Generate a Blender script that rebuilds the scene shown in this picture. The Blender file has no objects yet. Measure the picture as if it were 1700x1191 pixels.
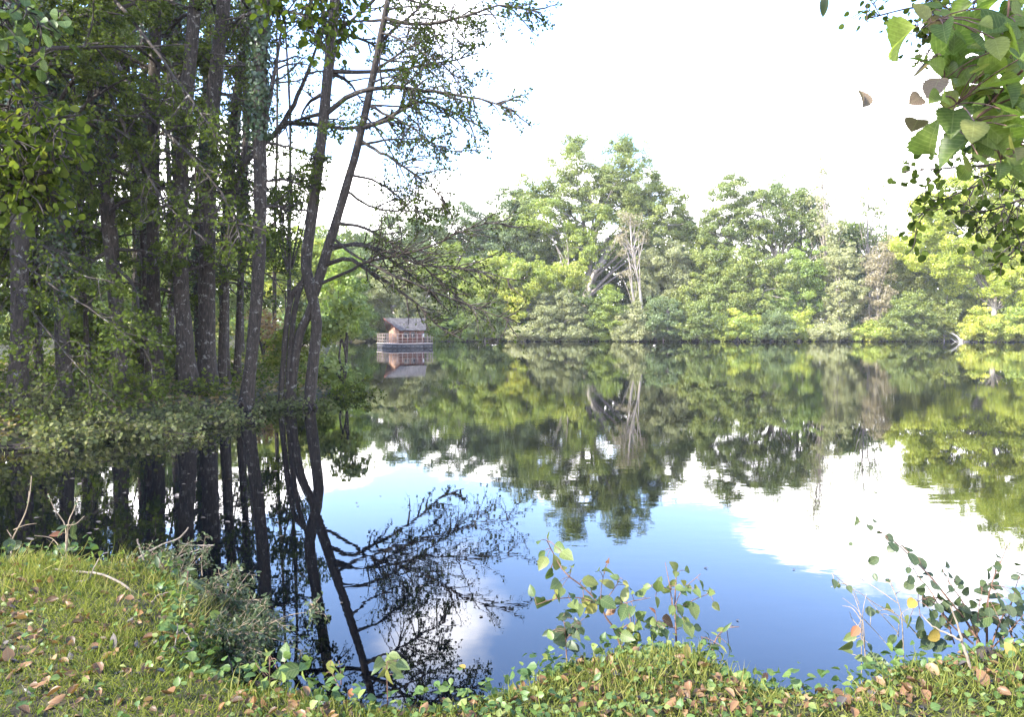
import bpy, math
import numpy as np
from mathutils import Vector

RNG = np.random.default_rng(11)
SC = bpy.context.scene
COL = SC.collection
FPX, PITCH, CAMH = 1214.0, math.radians(2.57), 2.5
CP, SP = math.cos(PITCH), math.sin(PITCH)
SUN_V = np.array([-0.88, -0.475, 0.0]); SUN_V /= np.linalg.norm(SUN_V)
SUN_EL = math.radians(36)
SUN_V = SUN_V * math.cos(SUN_EL); SUN_V[2] = math.sin(SUN_EL)

# ------------------------------------------------------------------ helpers
def P(px, py, D):
    """a point at forward distance D seen towards a direction of the survey photograph"""
    a = (px - 850) / FPX; b = (595.5 - py) / FPX
    y = CP + b * SP; z = -SP + b * CP
    s = D / y
    return np.array([a * s, D, CAMH + z * s])

def nrm(v):
    return v / np.maximum(np.linalg.norm(v, axis=-1, keepdims=True), 1e-9)

def empty(name, loc, label=None, cat=None, group=None):
    o = bpy.data.objects.new(name, None); COL.objects.link(o)
    o.location = [float(c) for c in loc]; o.empty_display_size = .1
    if label: o['label'] = label
    if cat: o['category'] = cat
    if group: o['group'] = group
    return o

class Geo:
    def __init__(s): s.V = []; s.F = {3: [], 4: []}; s.T = {3: [], 4: []}; s.L = []; s.n = 0
    def add(s, V, F, tint=None, luv=None):
        V = np.asarray(V, float).reshape(-1, 3); F = np.asarray(F, int)
        if len(V) == 0: return
        s.V.append(V)
        s.L.append(np.zeros_like(V) if luv is None else luv)
        k = F.shape[1]
        s.F[k].append(F + s.n)
        if tint is None: tint = np.full(len(F), .5)
        elif np.isscalar(tint): tint = np.full(len(F), float(tint))
        s.T[k].append(tint); s.n += len(V)
    def addmulti(s, V, Fl, Tl, luv=None):
        """one vertex block with several face blocks"""
        V = np.asarray(V, float).reshape(-1, 3)
        if len(V) == 0: return
        s.V.append(V); s.L.append(np.zeros_like(V) if luv is None else luv)
        for F, T in zip(Fl, Tl):
            k = F.shape[1]; s.F[k].append(F + s.n); s.T[k].append(T)
        s.n += len(V)
    def box(s, c, size, ax=None, tint=None):
        ax = np.eye(3) if ax is None else ax
        h = np.array(size) / 2
        q = np.array([[-1,-1,-1],[1,-1,-1],[1,1,-1],[-1,1,-1],[-1,-1,1],[1,-1,1],[1,1,1],[-1,1,1]]) * h
        s.add(np.array(c) + q @ ax, [[0,3,2,1],[4,5,6,7],[0,1,5,4],[1,2,6,5],[2,3,7,6],[3,0,4,7]], tint)
    def build(s, name, mat, parent=None, base=(0, 0, 0), smooth=False):
        me = bpy.data.meshes.new(name)
        if s.n:
            V = np.concatenate(s.V) - np.asarray(base, float)
            L = np.concatenate(s.L)
            loops = []; tot = []; tint = []
            for k in (3, 4):
                if s.F[k]:
                    F = np.concatenate(s.F[k]); loops.append(F.ravel()); tot.append(np.full(len(F), k)); tint.append(np.concatenate(s.T[k]))
            loops = np.concatenate(loops); tot = np.concatenate(tot); tint = np.concatenate(tint)
            me.vertices.add(len(V)); me.vertices.foreach_set('co', V.astype(np.float32).ravel())
            me.loops.add(len(loops)); me.loops.foreach_set('vertex_index', loops.astype(np.int32))
            me.polygons.add(len(tot))
            st = np.concatenate([[0], np.cumsum(tot)[:-1]])
            me.polygons.foreach_set('loop_start', st.astype(np.int32))
            me.polygons.foreach_set('loop_total', tot.astype(np.int32))
            if smooth: me.polygons.foreach_set('use_smooth', np.ones(len(tot), bool))
            me.update(calc_edges=True)
            a = me.attributes.new('tint', 'FLOAT', 'FACE'); a.data.foreach_set('value', tint.astype(np.float32))
            if np.any(L):
                a = me.attributes.new('luv', 'FLOAT_VECTOR', 'POINT'); a.data.foreach_set('vector', L.astype(np.float32).ravel())
        if mat: me.materials.append(mat)
        o = bpy.data.objects.new(name, me); COL.objects.link(o)
        if parent: o.parent = parent
        return o

def tag(o, label=None, cat=None, group=None, kind=None):
    if label: o['label'] = label
    if cat: o['category'] = cat
    if group: o['group'] = group
    if kind: o['kind'] = kind
    return o

def tubes(g, pts, rad, sides=5, tint=None, cap=True, rough=0.0):
    """pts (M,k,3), rad (M,k): tapered tubes"""
    pts = np.asarray(pts, float); rad = np.asarray(rad, float)
    if pts.ndim == 2: pts = pts[None]; rad = rad[None]
    M, k, _ = pts.shape
    if M == 0: return
    d = np.gradient(pts, axis=1); d = nrm(d)
    ref = np.where(np.abs(d[:, :1, 2:3]) > .8, np.array([[[1., 0, 0]]]), np.array([[[0, 0, 1.]]]))
    ref = np.broadcast_to(ref, d.shape)
    s = nrm(np.cross(d, ref)); n = np.cross(s, d)
    a = np.arange(sides) / sides * 2 * np.pi
    ring = s[:, :, None, :] * np.cos(a)[:, None] + n[:, :, None, :] * np.sin(a)[:, None]
    rr = rad[:, :, None, None] * np.ones((1, 1, sides, 1))
    if rough: rr = rr * (1 + rough * RNG.standard_normal((M, k, sides, 1)))
    V = pts[:, :, None, :] + ring * rr
    idx = np.arange(M * k * sides).reshape(M, k, sides)
    a0 = idx[:, :-1]; a1 = idx[:, 1:]
    F = np.stack([a0, np.roll(a0, -1, 2), np.roll(a1, -1, 2), a1], -1).reshape(-1, 4)
    T = None
    if tint is not None:
        T = np.repeat(np.broadcast_to(np.asarray(tint, float), (M,)), (k - 1) * sides)
    g.add(V, F, T)

def catmull(pts, n):
    p = np.asarray(pts, float)
    if len(p) < 3:
        t = np.linspace(0, 1, n)[:, None]; return p[0] * (1 - t) + p[-1] * t
    seg = np.linalg.norm(np.diff(p, axis=0), axis=1); c = np.concatenate([[0], np.cumsum(seg)]); c /= c[-1]
    q = np.concatenate([[2 * p[0] - p[1]], p, [2 * p[-1] - p[-2]]])
    out = []
    for t in np.linspace(0, 1, n):
        i = min(np.searchsorted(c, t, 'right') - 1, len(p) - 2)
        u = (t - c[i]) / max(c[i + 1] - c[i], 1e-9)
        p0, p1, p2, p3 = q[i], q[i + 1], q[i + 2], q[i + 3]
        out.append(.5 * ((2 * p1) + (-p0 + p2) * u + (2 * p0 - 5 * p1 + 4 * p2 - p3) * u * u + (-p0 + 3 * p1 - 3 * p2 + p3) * u ** 3))
    return np.array(out)

# leaf templates: x across, y along, z lift ; unit length
def tmpl(rows, lift=.1, curl=.12):
    """rows: list of (y, halfwidth)"""
    V = []; F3 = []; F4 = []
    V.append((0, rows[0][0], 0)); prev = None
    for (y, w) in rows[1:-1]:
        i = len(V); z = -curl * y * y
        V += [(-w, y, z + lift * w * 2), (0, y, z), (w, y, z + lift * w * 2)]
        if prev is None: F3 += [(0, i + 1, i), (0, i + 2, i + 1)]
        else: F4 += [(prev, prev + 1, i + 1, i), (prev + 1, prev + 2, i + 2, i + 1)]
        prev = i
    e = len(V); V.append((0, rows[-1][0], -curl * rows[-1][0] ** 2))
    F3 += [(prev, prev + 1, e), (prev + 1, prev + 2, e)]
    return np.array(V, float), np.array(F3), np.array(F4) if F4 else np.zeros((0, 4), int)
DIAM = (np.array([(0, -.5, 0), (-.36, -.05, .07), (0, .5, -.03), (.36, -.05, .07)], float), np.zeros((0, 3), int), np.array([[0, 3, 2, 1]]))
HEXA = (np.array([(0, -.5, 0), (-.38, -.2, .06), (-.34, .2, .05), (0, .5, -.05), (.34, .2, .05), (.38, -.2, .06)], float), np.zeros((0, 3), int), np.array([[0, 3, 2, 1], [0, 5, 4, 3]]))
ROUND = tmpl([(0, 0), (.1, .26), (.38, .43), (.68, .40), (.92, .2), (.98, 0)], .14, .12)
OVATE = tmpl([(0, 0), (.08, .2), (.3, .37), (.6, .33), (.85, .14), (1.0, 0)], .16, .2)
_rw = [(0, 0)] + [(y, (.46 * math.sin(math.pi * y ** .8) ** .62) * (1.05 if i % 2 else .93)) for i, y in enumerate(np.linspace(.05, .95, 15))] + [(1.04, 0)]
HAZEL = [tmpl(_rw, .12, .16), tmpl(_rw, .3, .3), tmpl(_rw, .05, -.15), tmpl(_rw, .45, .45), tmpl(_rw, -.15, .35)]
LEAFY = [tmpl([(0, 0), (.12, .14), (.4, .24), (.72, .17), (1.0, 0)], .2, c_) for c_ in (.1, .4, .7)]
LANCE = tmpl([(0, 0), (.2, .12), (.5, .15), (.8, .08), (1.0, 0)], .2, .3)
CURLED = tmpl([(0, 0), (.12, .22), (.4, .36), (.7, .3), (1.0, 0)], .5, -.35)
CURLED2 = tmpl([(0, 0), (.15, .2), (.45, .34), (.8, .2), (1.0, 0)], -.45, .45)
FLAT = tmpl([(0, 0), (.1, .24), (.4, .38), (.72, .3), (1.0, 0)], .1, .06)
BLADE = (np.array([(-.5, 0, 0), (.5, 0, 0), (-.42, .4, .03), (.42, .4, .03), (-.26, .75, .14), (.26, .75, .14), (0, 1, .32)], float),
         np.array([[4, 5, 6]]), np.array([[0, 1, 3, 2], [2, 3, 5, 4]]))

def place(g, T, pos, d, n, size, tint, wid=1.0, luv=True):
    if isinstance(T, list): T = T[int(RNG.integers(len(T)))]
    TV, F3, F4 = T
    N = len(pos)
    if N == 0: return
    d = nrm(np.asarray(d, float)); s = nrm(np.cross(d, n)); n2 = np.cross(s, d)
    size = np.broadcast_to(np.asarray(size, float), (N,)); wid = np.broadcast_to(np.asarray(wid, float), (N,))
    tint = np.broadcast_to(np.asarray(tint, float), (N,))
    K = len(TV)
    V = pos[:, None, :] + size[:, None, None] * (TV[None, :, 0:1] * wid[:, None, None] * s[:, None, :] + TV[None, :, 1:2] * d[:, None, :] + TV[None, :, 2:3] * n2[:, None, :])
    off = (np.arange(N) * K)[:, None, None]
    Fl = []; Tl = []
    for F in (F3, F4):
        if len(F):
            Fl.append((F[None] + off).reshape(-1, F.shape[1])); Tl.append(np.repeat(tint, len(F)))
    L = np.broadcast_to(TV[None], (N, K, 3)).reshape(-1, 3) if luv else None
    g.addmulti(V.reshape(-1, 3), Fl, Tl, L)

def rdir(n, zs=1.0):
    v = RNG.standard_normal((n, 3)); v[:, 2] *= zs
    return nrm(v)

# ------------------------------------------------------------------ materials
def newmat(name):
    m = bpy.data.materials.new(name); m.use_nodes = True
    nt = m.node_tree; nt.nodes.clear()
    return m, nt, nt.nodes, nt.links

GAIN = {'sapling_leaf': .44, 'dull_leaf': .46, 'dead_leaf': .5, 'grey_dead_leaf': .42, 'yellow_dead_leaf': .48, 'rust_dead_leaf': .62, 'ground_leaf': .72, 'withered_leaf': .9, 'hazel_leaf': 1.1,
        'oak_leaf': 1.5, 'dull_green_leaf': 1.6, 'maple_leaf': 1.25, 'willow_leaf': 1.4, 'bright_leaf': 1.4, 'rusty_leaf': 1.1, 'bank_shrub_leaf': .95, 'alder_leaf': .9, 'woodland_leaf': 1.4}
def leafmat(name, cols, transl=.35, gloss=.025, vein=False, tcol=1.25):
    m, nt, N, L = newmat(name)
    at = N.new('ShaderNodeAttribute'); at.attribute_name = 'tint'
    rp = N.new('ShaderNodeValToRGB'); rp.color_ramp.interpolation = 'LINEAR'
    el = rp.color_ramp.elements
    for i, c in enumerate(cols):
        c = [v * GAIN.get(name, 1) for v in c]; p = i / max(1, len(cols) - 1)
        e = el[i] if i < 2 else el.new(p)
        e.position = p; e.color = (*c, 1)
    L.new(at.outputs['Fac'], rp.inputs[0])
    col = rp.outputs[0]
    if vein:
        lv = N.new('ShaderNodeAttribute'); lv.attribute_name = 'luv'
        sx = N.new('ShaderNodeSeparateXYZ'); L.new(lv.outputs['Vector'], sx.inputs[0])
        ab = N.new('ShaderNodeMath'); ab.operation = 'ABSOLUTE'; L.new(sx.outputs[0], ab.inputs[0])
        m1 = N.new('ShaderNodeMath'); m1.operation = 'MULTIPLY_ADD'; L.new(ab.outputs[0], m1.inputs[0]); m1.inputs[1].default_value = -.75; L.new(sx.outputs[1], m1.inputs[2])
        m2 = N.new('ShaderNodeMath'); m2.operation = 'MULTIPLY'; L.new(m1.outputs[0], m2.inputs[0]); m2.inputs[1].default_value = 52
        sn = N.new('ShaderNodeMath'); sn.operation = 'SINE'; L.new(m2.outputs[0], sn.inputs[0])
        mr = N.new('ShaderNodeMapRange'); L.new(sn.outputs[0], mr.inputs[0]); mr.inputs[1].default_value = .72; mr.inputs[2].default_value = 1.0
        md = N.new('ShaderNodeMapRange'); L.new(ab.outputs[0], md.inputs[0]); md.inputs[1].default_value = .022; md.inputs[2].default_value = .008
        mx = N.new('ShaderNodeMath'); mx.operation = 'MAXIMUM'; L.new(mr.outputs[0], mx.inputs[0]); L.new(md.outputs[0], mx.inputs[1])
        mm = N.new('ShaderNodeMath'); mm.operation = 'MULTIPLY'; L.new(mx.outputs[0], mm.inputs[0]); mm.inputs[1].default_value = .24
        mc = N.new('ShaderNodeMixRGB'); L.new(mm.outputs[0], mc.inputs[0]); L.new(col, mc.inputs[1]); mc.inputs[2].default_value = (.30, .33, .15, 1)
        ns = N.new('ShaderNodeTexNoise'); ns.inputs['Scale'].default_value = 70; ns.inputs['Detail'].default_value = 4
        mv = N.new('ShaderNodeMixRGB'); mv.blend_type = 'MULTIPLY'; mv.inputs[0].default_value = .45
        nr = N.new('ShaderNodeMapRange'); L.new(ns.outputs[0], nr.inputs[0]); nr.inputs[1].default_value = .3; nr.inputs[2].default_value = .7; nr.inputs[3].default_value = .5; nr.inputs[4].default_value = 1.3
        L.new(mc.outputs[0], mv.inputs[1]); L.new(nr.outputs[0], mv.inputs[2]); col = mv.outputs[0]
    df = N.new('ShaderNodeBsdfDiffuse'); L.new(col, df.inputs[0])
    tr = N.new('ShaderNodeBsdfTranslucent')
    hs = N.new('ShaderNodeMixRGB'); hs.blend_type = 'MULTIPLY'; hs.inputs[0].default_value = 1; L.new(col, hs.inputs[1]); hs.inputs[2].default_value = (1.25 * tcol, 1.3 * tcol, .55 * tcol, 1)
    L.new(hs.outputs[0], tr.inputs[0])
    mi = N.new('ShaderNodeMixShader'); mi.inputs[0].default_value = transl; L.new(df.outputs[0], mi.inputs[1]); L.new(tr.outputs[0], mi.inputs[2])
    out = N.new('ShaderNodeOutputMaterial')
    if gloss:
        gl = N.new('ShaderNodeBsdfGlossy'); gl.inputs['Roughness'].default_value = .42; gl.inputs[0].default_value = (.9, .95, 1, 1)
        m3 = N.new('ShaderNodeMixShader'); m3.inputs[0].default_value = gloss; L.new(mi.outputs[0], m3.inputs[1]); L.new(gl.outputs[0], m3.inputs[2]); L.new(m3.outputs[0], out.inputs[0])
    else: L.new(mi.outputs[0], out.inputs[0])
    return m

def noisemat(name, cols, scale=8, rough=.9, detail=6, stretch=(1, 1, 1), bump=0.0, spots=None, pos=(.3, .7), spec=.2, tintmix=0):
    """cols: ramp over a noise; spots: (colour, scale, threshold, soft)"""
    m, nt, N, L = newmat(name)
    tc = N.new('ShaderNodeTexCoord'); mp = N.new('ShaderNodeMapping'); L.new(tc.outputs['Object'], mp.inputs[0]); mp.inputs['Scale'].default_value = stretch
    ns = N.new('ShaderNodeTexNoise'); ns.inputs['Scale'].default_value = scale; ns.inputs['Detail'].default_value = detail; ns.inputs['Roughness'].default_value = .65
    L.new(mp.outputs[0], ns.inputs['Vector'])
    rp = N.new('ShaderNodeValToRGB'); el = rp.color_ramp.elements
    for i, c in enumerate(cols):
        p = pos[0] + (pos[1] - pos[0]) * i / max(1, len(cols) - 1)
        e = el[i] if i < 2 else el.new(p)
        e.position = p; e.color = (*c, 1)
    L.new(ns.outputs[0], rp.inputs[0]); col = rp.outputs[0]
    if spots:
        sc, ss, th, sf = spots
        n2 = N.new('ShaderNodeTexNoise'); n2.inputs['Scale'].default_value = ss; n2.inputs['Detail'].default_value = 5; n2.inputs['Roughness'].default_value = .7
        L.new(tc.outputs['Object'], n2.inputs['Vector'])
        mr = N.new('ShaderNodeMapRange'); L.new(n2.outputs[0], mr.inputs[0]); mr.inputs[1].default_value = th; mr.inputs[2].default_value = th + sf
        mx = N.new('ShaderNodeMixRGB'); L.new(mr.outputs[0], mx.inputs[0]); L.new(col, mx.inputs[1]); mx.inputs[2].default_value = (*sc, 1); col = mx.outputs[0]
    if tintmix:
        at = N.new('ShaderNodeAttribute'); at.attribute_name = 'tint'
        mr = N.new('ShaderNodeMapRange'); L.new(at.outputs['Fac'], mr.inputs[0]); mr.inputs[3].default_value = 1 - tintmix; mr.inputs[4].default_value = 1 + tintmix
        mu = N.new('ShaderNodeMixRGB'); mu.blend_type = 'MULTIPLY'; mu.inputs[0].default_value = 1; L.new(col, mu.inputs[1]); L.new(mr.outputs[0], mu.inputs[2]); col = mu.outputs[0]
    b = N.new('ShaderNodeBsdfPrincipled'); L.new(col, b.inputs['Base Color']); b.inputs['Roughness'].default_value = rough; b.inputs['Specular IOR Level'].default_value = spec
    if bump:
        bp = N.new('ShaderNodeBump'); bp.inputs['Strength'].default_value = .8; bp.inputs['Distance'].default_value = bump; L.new(ns.outputs[0], bp.inputs['Height']); L.new(bp.outputs[0], b.inputs['Normal'])
    out = N.new('ShaderNodeOutputMaterial'); L.new(b.outputs[0], out.inputs[0])
    return m

M = {}
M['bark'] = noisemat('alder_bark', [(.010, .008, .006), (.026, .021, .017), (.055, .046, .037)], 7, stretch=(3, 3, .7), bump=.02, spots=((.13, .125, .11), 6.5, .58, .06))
M['bark_far'] = noisemat('pale_bark', [(.14, .12, .10), (.24, .21, .18), (.34, .31, .27)], 3, stretch=(2, 2, .6), bump=.03)
M['bark_dead'] = noisemat('dead_wood', [(.20, .175, .145), (.30, .27, .235)], 3, stretch=(2, 2, .6))
M['twig'] = noisemat('dark_twig', [(.02, .016, .014), (.045, .036, .032)], 20)
M['twig_pale'] = noisemat('dry_stalk', [(.15, .115, .075), (.24, .19, .13)], 30)
M['twig_brown'] = noisemat('brown_stem', [(.07, .04, .03), (.15, .09, .065)], 40)
M['stick'] = noisemat('bleached_stick', [(.10, .08, .06), (.21, .175, .135)], 30, stretch=(1, 1, 1))
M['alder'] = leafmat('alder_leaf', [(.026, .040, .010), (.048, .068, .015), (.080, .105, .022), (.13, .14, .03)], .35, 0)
M['ivy'] = leafmat('ivy_leaf', [(.016, .030, .010), (.028, .048, .015), (.05, .078, .025)], .12, .03)
M['bank'] = leafmat('bank_shrub_leaf', [(.06, .075, .03), (.10, .115, .05), (.16, .16, .08), (.25, .19, .12)], .3, 0)
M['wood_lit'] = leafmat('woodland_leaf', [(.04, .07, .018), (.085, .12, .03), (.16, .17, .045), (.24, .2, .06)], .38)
M['green'] = leafmat('oak_leaf', [(.045, .064, .016), (.080, .105, .024), (.130, .150, .034), (.20, .20, .045)], .32)
M['blue'] = leafmat('dull_green_leaf', [(.040, .060, .024), (.070, .095, .035), (.115, .135, .048)], .32)
M['yellow'] = leafmat('maple_leaf', [(.09, .125, .022), (.15, .19, .032), (.23, .25, .04), (.40, .29, .03)], .36)
M['willow'] = leafmat('willow_leaf', [(.10, .11, .045), (.15, .16, .07), (.21, .21, .10)], .3)
M['bright'] = leafmat('bright_leaf', [(.06, .095, .02), (.12, .165, .03), (.21, .24, .042), (.34, .32, .05)], .4)
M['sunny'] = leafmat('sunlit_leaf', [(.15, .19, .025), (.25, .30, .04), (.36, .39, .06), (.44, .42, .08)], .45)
M['rusty'] = leafmat('rusty_leaf', [(.16, .145, .085), (.21, .185, .115), (.26, .22, .14)], .3)
M['orange'] = leafmat('orange_leaf', [(.12, .08, .035), (.20, .12, .05), (.20, .15, .05)], .3)
M['hazel'] = leafmat('hazel_leaf', [(.055, .085, .02), (.085, .125, .03), (.13, .165, .04), (.17, .15, .06)], .55, .012, vein=True)
M['hazel_dry'] = leafmat('withered_leaf', [(.14, .10, .08), (.20, .15, .115)], .35, .012, vein=True)
M['sap'] = leafmat('sapling_leaf', [(.075, .13, .045), (.12, .19, .06), (.21, .26, .08), (.36, .33, .08)], .3, .012, vein=True)
M['sap_dull'] = leafmat('dull_leaf', [(.05, .085, .04), (.085, .125, .06), (.13, .16, .085)], .25, .012, vein=True)
M['grass'] = leafmat('grass_blade', [(.050, .064, .018), (.095, .112, .026), (.15, .158, .042), (.24, .20, .09)], .35, 0)
M['cover'] = leafmat('ground_leaf', [(.035, .08, .025), (.07, .13, .035), (.14, .20, .05), (.24, .25, .08)], .28, .012, vein=True)
M['litter'] = leafmat('dead_leaf', [(.085, .045, .028), (.19, .095, .05), (.32, .165, .085), (.42, .27, .15)], .2, .012, vein=True)
M['litter_grey'] = leafmat('grey_dead_leaf', [(.11, .09, .10), (.19, .16, .165)], .1, .012, vein=True)
M['leaf_yellow'] = leafmat('yellow_dead_leaf', [(.50, .34, .06), (.55, .42, .12)], .2, .012, vein=True)
M['leaf_rust'] = leafmat('rust_dead_leaf', [(.30, .11, .06), (.36, .16, .08)], .2, .012, vein=True)

# ------------------------------------------------------------------ lake outline and terrain height
LAKE = np.array([(-4.6, 6.1), (-3.66, 6.1), (-2.65, 5.95), (-2.25, 5.5), (-1.86, 4.8), (-1.62, 4.25), (-1.3, 4.0), (-.78, 3.95), (-.335, 3.86), (0, 4.12),
    (.17, 4.36), (.53, 4.58), (.9, 4.56), (1.25, 4.42), (1.45, 4.02), (1.75, 4.02), (2.08, 4.30), (2.6, 4.46), (3.23, 4.62), (4.6, 5.05), (6.5, 5.8), (12, 9.5), (25, 20), (50, 42),
    (78, 75), (92, 100), (95, 118), (80, 119), (60, 117.5), (40, 118.5), (22, 117), (8, 118.5), (-6, 117), (-18, 117.5), (-28, 115), (-27, 100),
    (-21.8, 88), (-15.2, 60), (-10.2, 40), (-7.3, 29.5), (-6.75, 27), (-6.7, 24.6), (-7.9, 21.3), (-9.1, 18.7), (-9.8, 15.9), (-10.6, 14.6), (-14, 13.4), (-20, 12), (-27, 9.5), (-25, 6.4), (-15, 5.6), (-8, 5.7)])

def shore_dist(x, y):
    """>0 on land, metres to the waterline"""
    x = np.asarray(x, float); y = np.asarray(y, float)
    best = np.full(x.shape, 1e9); inside = np.zeros(x.shape, bool)
    n = len(LAKE)
    for i in range(n):
        ax, ay = LAKE[i]; bx, by = LAKE[(i + 1) % n]
        ex, ey = bx - ax, by - ay
        t = np.clip(((x - ax) * ex + (y - ay) * ey) / (ex * ex + ey * ey), 0, 1)
        best = np.minimum(best, np.hypot(x - ax - t * ex, y - ay - t * ey))
        c = ((ay > y) != (by > y)) & (x < (bx - ax) * (y - ay) / (by - ay + 1e-12) + ax)
        inside ^= c
    return np.where(inside, -best, best)

def wob(x, y, s, ph):
    return np.sin(x * s + ph) * np.cos(y * s * 1.13 + ph * 1.7) + .5 * np.sin(x * s * 2.3 + y * s * 1.9 + ph * 3)

def gh(x, y):
    x = np.asarray(x, float); y = np.asarray(y, float)
    sd = shore_dist(x, y) + .05 * wob(x, y, 3.1, .4) * (y < 12)
    near = np.clip((9 - y) / 3, 0, 1)
    top = np.where(y < 9, .66, np.where(y < 70, .42, .55))
    up = top * (1 - np.exp(-np.maximum(sd, 0) / (.16 + .25 * (1 - near)))) + np.clip(sd, 0, 40) * np.where(y < 9, .015, .022) * np.clip(sd / 2, 0, 1)
    up = up + .035 * wob(x, y, 1.7, 1.2) * np.clip(sd, 0, 1) + .06 * wob(x, y, .5, 2.2) * np.clip(sd / 3, 0, 1)
    dn = np.maximum(sd * 1.2, -1.6)
    return np.where(sd > 0, up, dn)

def H(x, y): return float(gh(np.array([x]), np.array([y]))[0])

_DS = np.concatenate([np.linspace(2.4, 9, 400), np.linspace(9, 150, 700)])
def gpt(px, py, lift=0.0):
    """where the line of sight meets the ground"""
    a = (px - 850) / FPX; b = (595.5 - py) / FPX
    t = _DS / (CP + b * SP); x = a * t; z = CAMH + (-SP + b * CP) * t
    hit = np.nonzero(z <= np.maximum(gh(x, _DS), 0) + lift)[0]
    k = hit[0] if len(hit) else -1
    return np.array([x[k], _DS[k], z[k]])

# ------------------------------------------------------------------ camera, sun, sky
SC.view_settings.view_transform = 'Standard'; SC.view_settings.look = 'None'
SC.view_settings.exposure = 2.65; SC.view_settings.gamma = 1
cam = bpy.data.cameras.new('camera'); cam.sensor_width = 36; cam.lens = 36 * FPX / 1700; cam.clip_start = .05; cam.clip_end = 3000
co = bpy.data.objects.new('camera', cam); COL.objects.link(co); co.location = (0, 0, CAMH); co.rotation_euler = (math.pi / 2 - PITCH, 0, 0); SC.camera = co
sl = bpy.data.lights.new('sun', 'SUN'); sl.energy = 3.5; sl.angle = math.radians(.5); sl.color = (1, .93, .80)
so = bpy.data.objects.new('sun', sl); COL.objects.link(so); so.rotation_euler = Vector(SUN_V).to_track_quat('Z', 'Y').to_euler()
w = bpy.data.worlds.new('World'); SC.world = w; w.use_nodes = True
nt = w.node_tree; N = nt.nodes; L = nt.links; N.clear()
sky = N.new('ShaderNodeTexSky'); sky.sky_type = 'NISHITA'; sky.sun_disc = False; sky.sun_elevation = SUN_EL
sky.sun_rotation = math.atan2(SUN_V[0], SUN_V[1]); sky.air_density = 1.1; sky.dust_density = .7; sky.ozone_density = 2.2
tc = N.new('ShaderNodeTexCoord'); sx = N.new('ShaderNodeSeparateXYZ'); L.new(tc.outputs['Generated'], sx.inputs[0])
def mth(op, a, b=None, c=None, clamp=False):
    n = N.new('ShaderNodeMath'); n.operation = op; n.use_clamp = clamp
    for i, v in enumerate((a, b, c)):
        if v is None: continue
        if isinstance(v, (int, float)): n.inputs[i].default_value = v
        else: L.new(v, n.inputs[i])
    return n.outputs[0]
az = mth('ARCTAN2', sx.outputs[0], sx.outputs[1])                   # 0 ahead, + to the right
azn = mth('ADD', mth('DIVIDE', az, 2 * math.pi), .5)
top = N.new('ShaderNodeValToRGB'); top.color_ramp.interpolation = 'EASE'
tops = [(-180, .30), (-90, .22), (-34, .25), (-20, .24), (-9, .175), (4, .195), (10, .19), (14, .25), (19, .295), (26, .33), (36, .325), (60, .30), (120, .3), (180, .30)]
e = top.color_ramp.elements
for i, (a, v) in enumerate(tops):
    q = e.new(a / 360 + .5) if 0 < i < len(tops) - 1 else e[0 if i == 0 else -1]
    q.position = a / 360 + .5; q.color = (v, v, v, 1)
L.new(azn, top.inputs[0])
ns = N.new('ShaderNodeTexNoise'); ns.inputs['Scale'].default_value = 4.2; ns.inputs['Detail'].default_value = 7; ns.inputs['Roughness'].default_value = .56
mp = N.new('ShaderNodeMapping'); mp.inputs['Scale'].default_value = (1, 1, 2.2); mp.inputs['Location'].default_value = (.35, .1, .2)
L.new(tc.outputs['Generated'], mp.inputs[0]); L.new(mp.outputs[0], ns.inputs['Vector'])
nz = mth('MULTIPLY', mth('SUBTRACT', ns.outputs[0], .5), .42)
f = mth('ADD', mth('SUBTRACT', top.outputs[0], sx.outputs[2]), nz)
cloud1 = mth('MULTIPLY', f, 22, clamp=True)
# one loose pale cloud standing higher, a little left of straight ahead
dz = mth('MULTIPLY', mth('SUBTRACT', sx.outputs[2], .385), 10); da = mth('MULTIPLY', mth('ADD', az, .10), 8.5)
r2 = mth('ADD', mth('MULTIPLY', dz, dz), mth('MULTIPLY', da, da))
f2 = mth('ADD', mth('MULTIPLY', mth('SUBTRACT', 1, r2), .11), nz)
cloud2 = mth('MULTIPLY', mth('MULTIPLY', f2, 9, clamp=True), .62)
cl = mth('MAXIMUM', cloud1, cloud2)
sm = N.new('ShaderNodeMapRange'); L.new(cl, sm.inputs[0]); sm.interpolation_type = 'SMOOTHSTEP'
st = N.new('ShaderNodeMixRGB'); st.blend_type = 'MULTIPLY'; st.inputs[0].default_value = 1; L.new(sky.outputs[0], st.inputs[1]); st.inputs[2].default_value = (1.14, 1.16, 1.36, 1)
cm = N.new('ShaderNodeMixRGB'); L.new(sm.outputs[0], cm.inputs[0]); L.new(st.outputs[0], cm.inputs[1]); cm.inputs[2].default_value = (11, 10.7, 10.7, 1)
bg = N.new('ShaderNodeBackground'); bg.inputs[1].default_value = .15; L.new(cm.outputs[0], bg.inputs[0])
wo = N.new('ShaderNodeOutputWorld'); L.new(bg.outputs[0], wo.inputs[0])
c = SC.cycles
c.max_bounces = 7; c.diffuse_bounces = 3; c.glossy_bounces = 3; c.transmission_bounces = 4; c.transparent_max_bounces = 4
c.caustics_reflective = False; c.caustics_refractive = False; c.sample_clamp_indirect = 8

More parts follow.
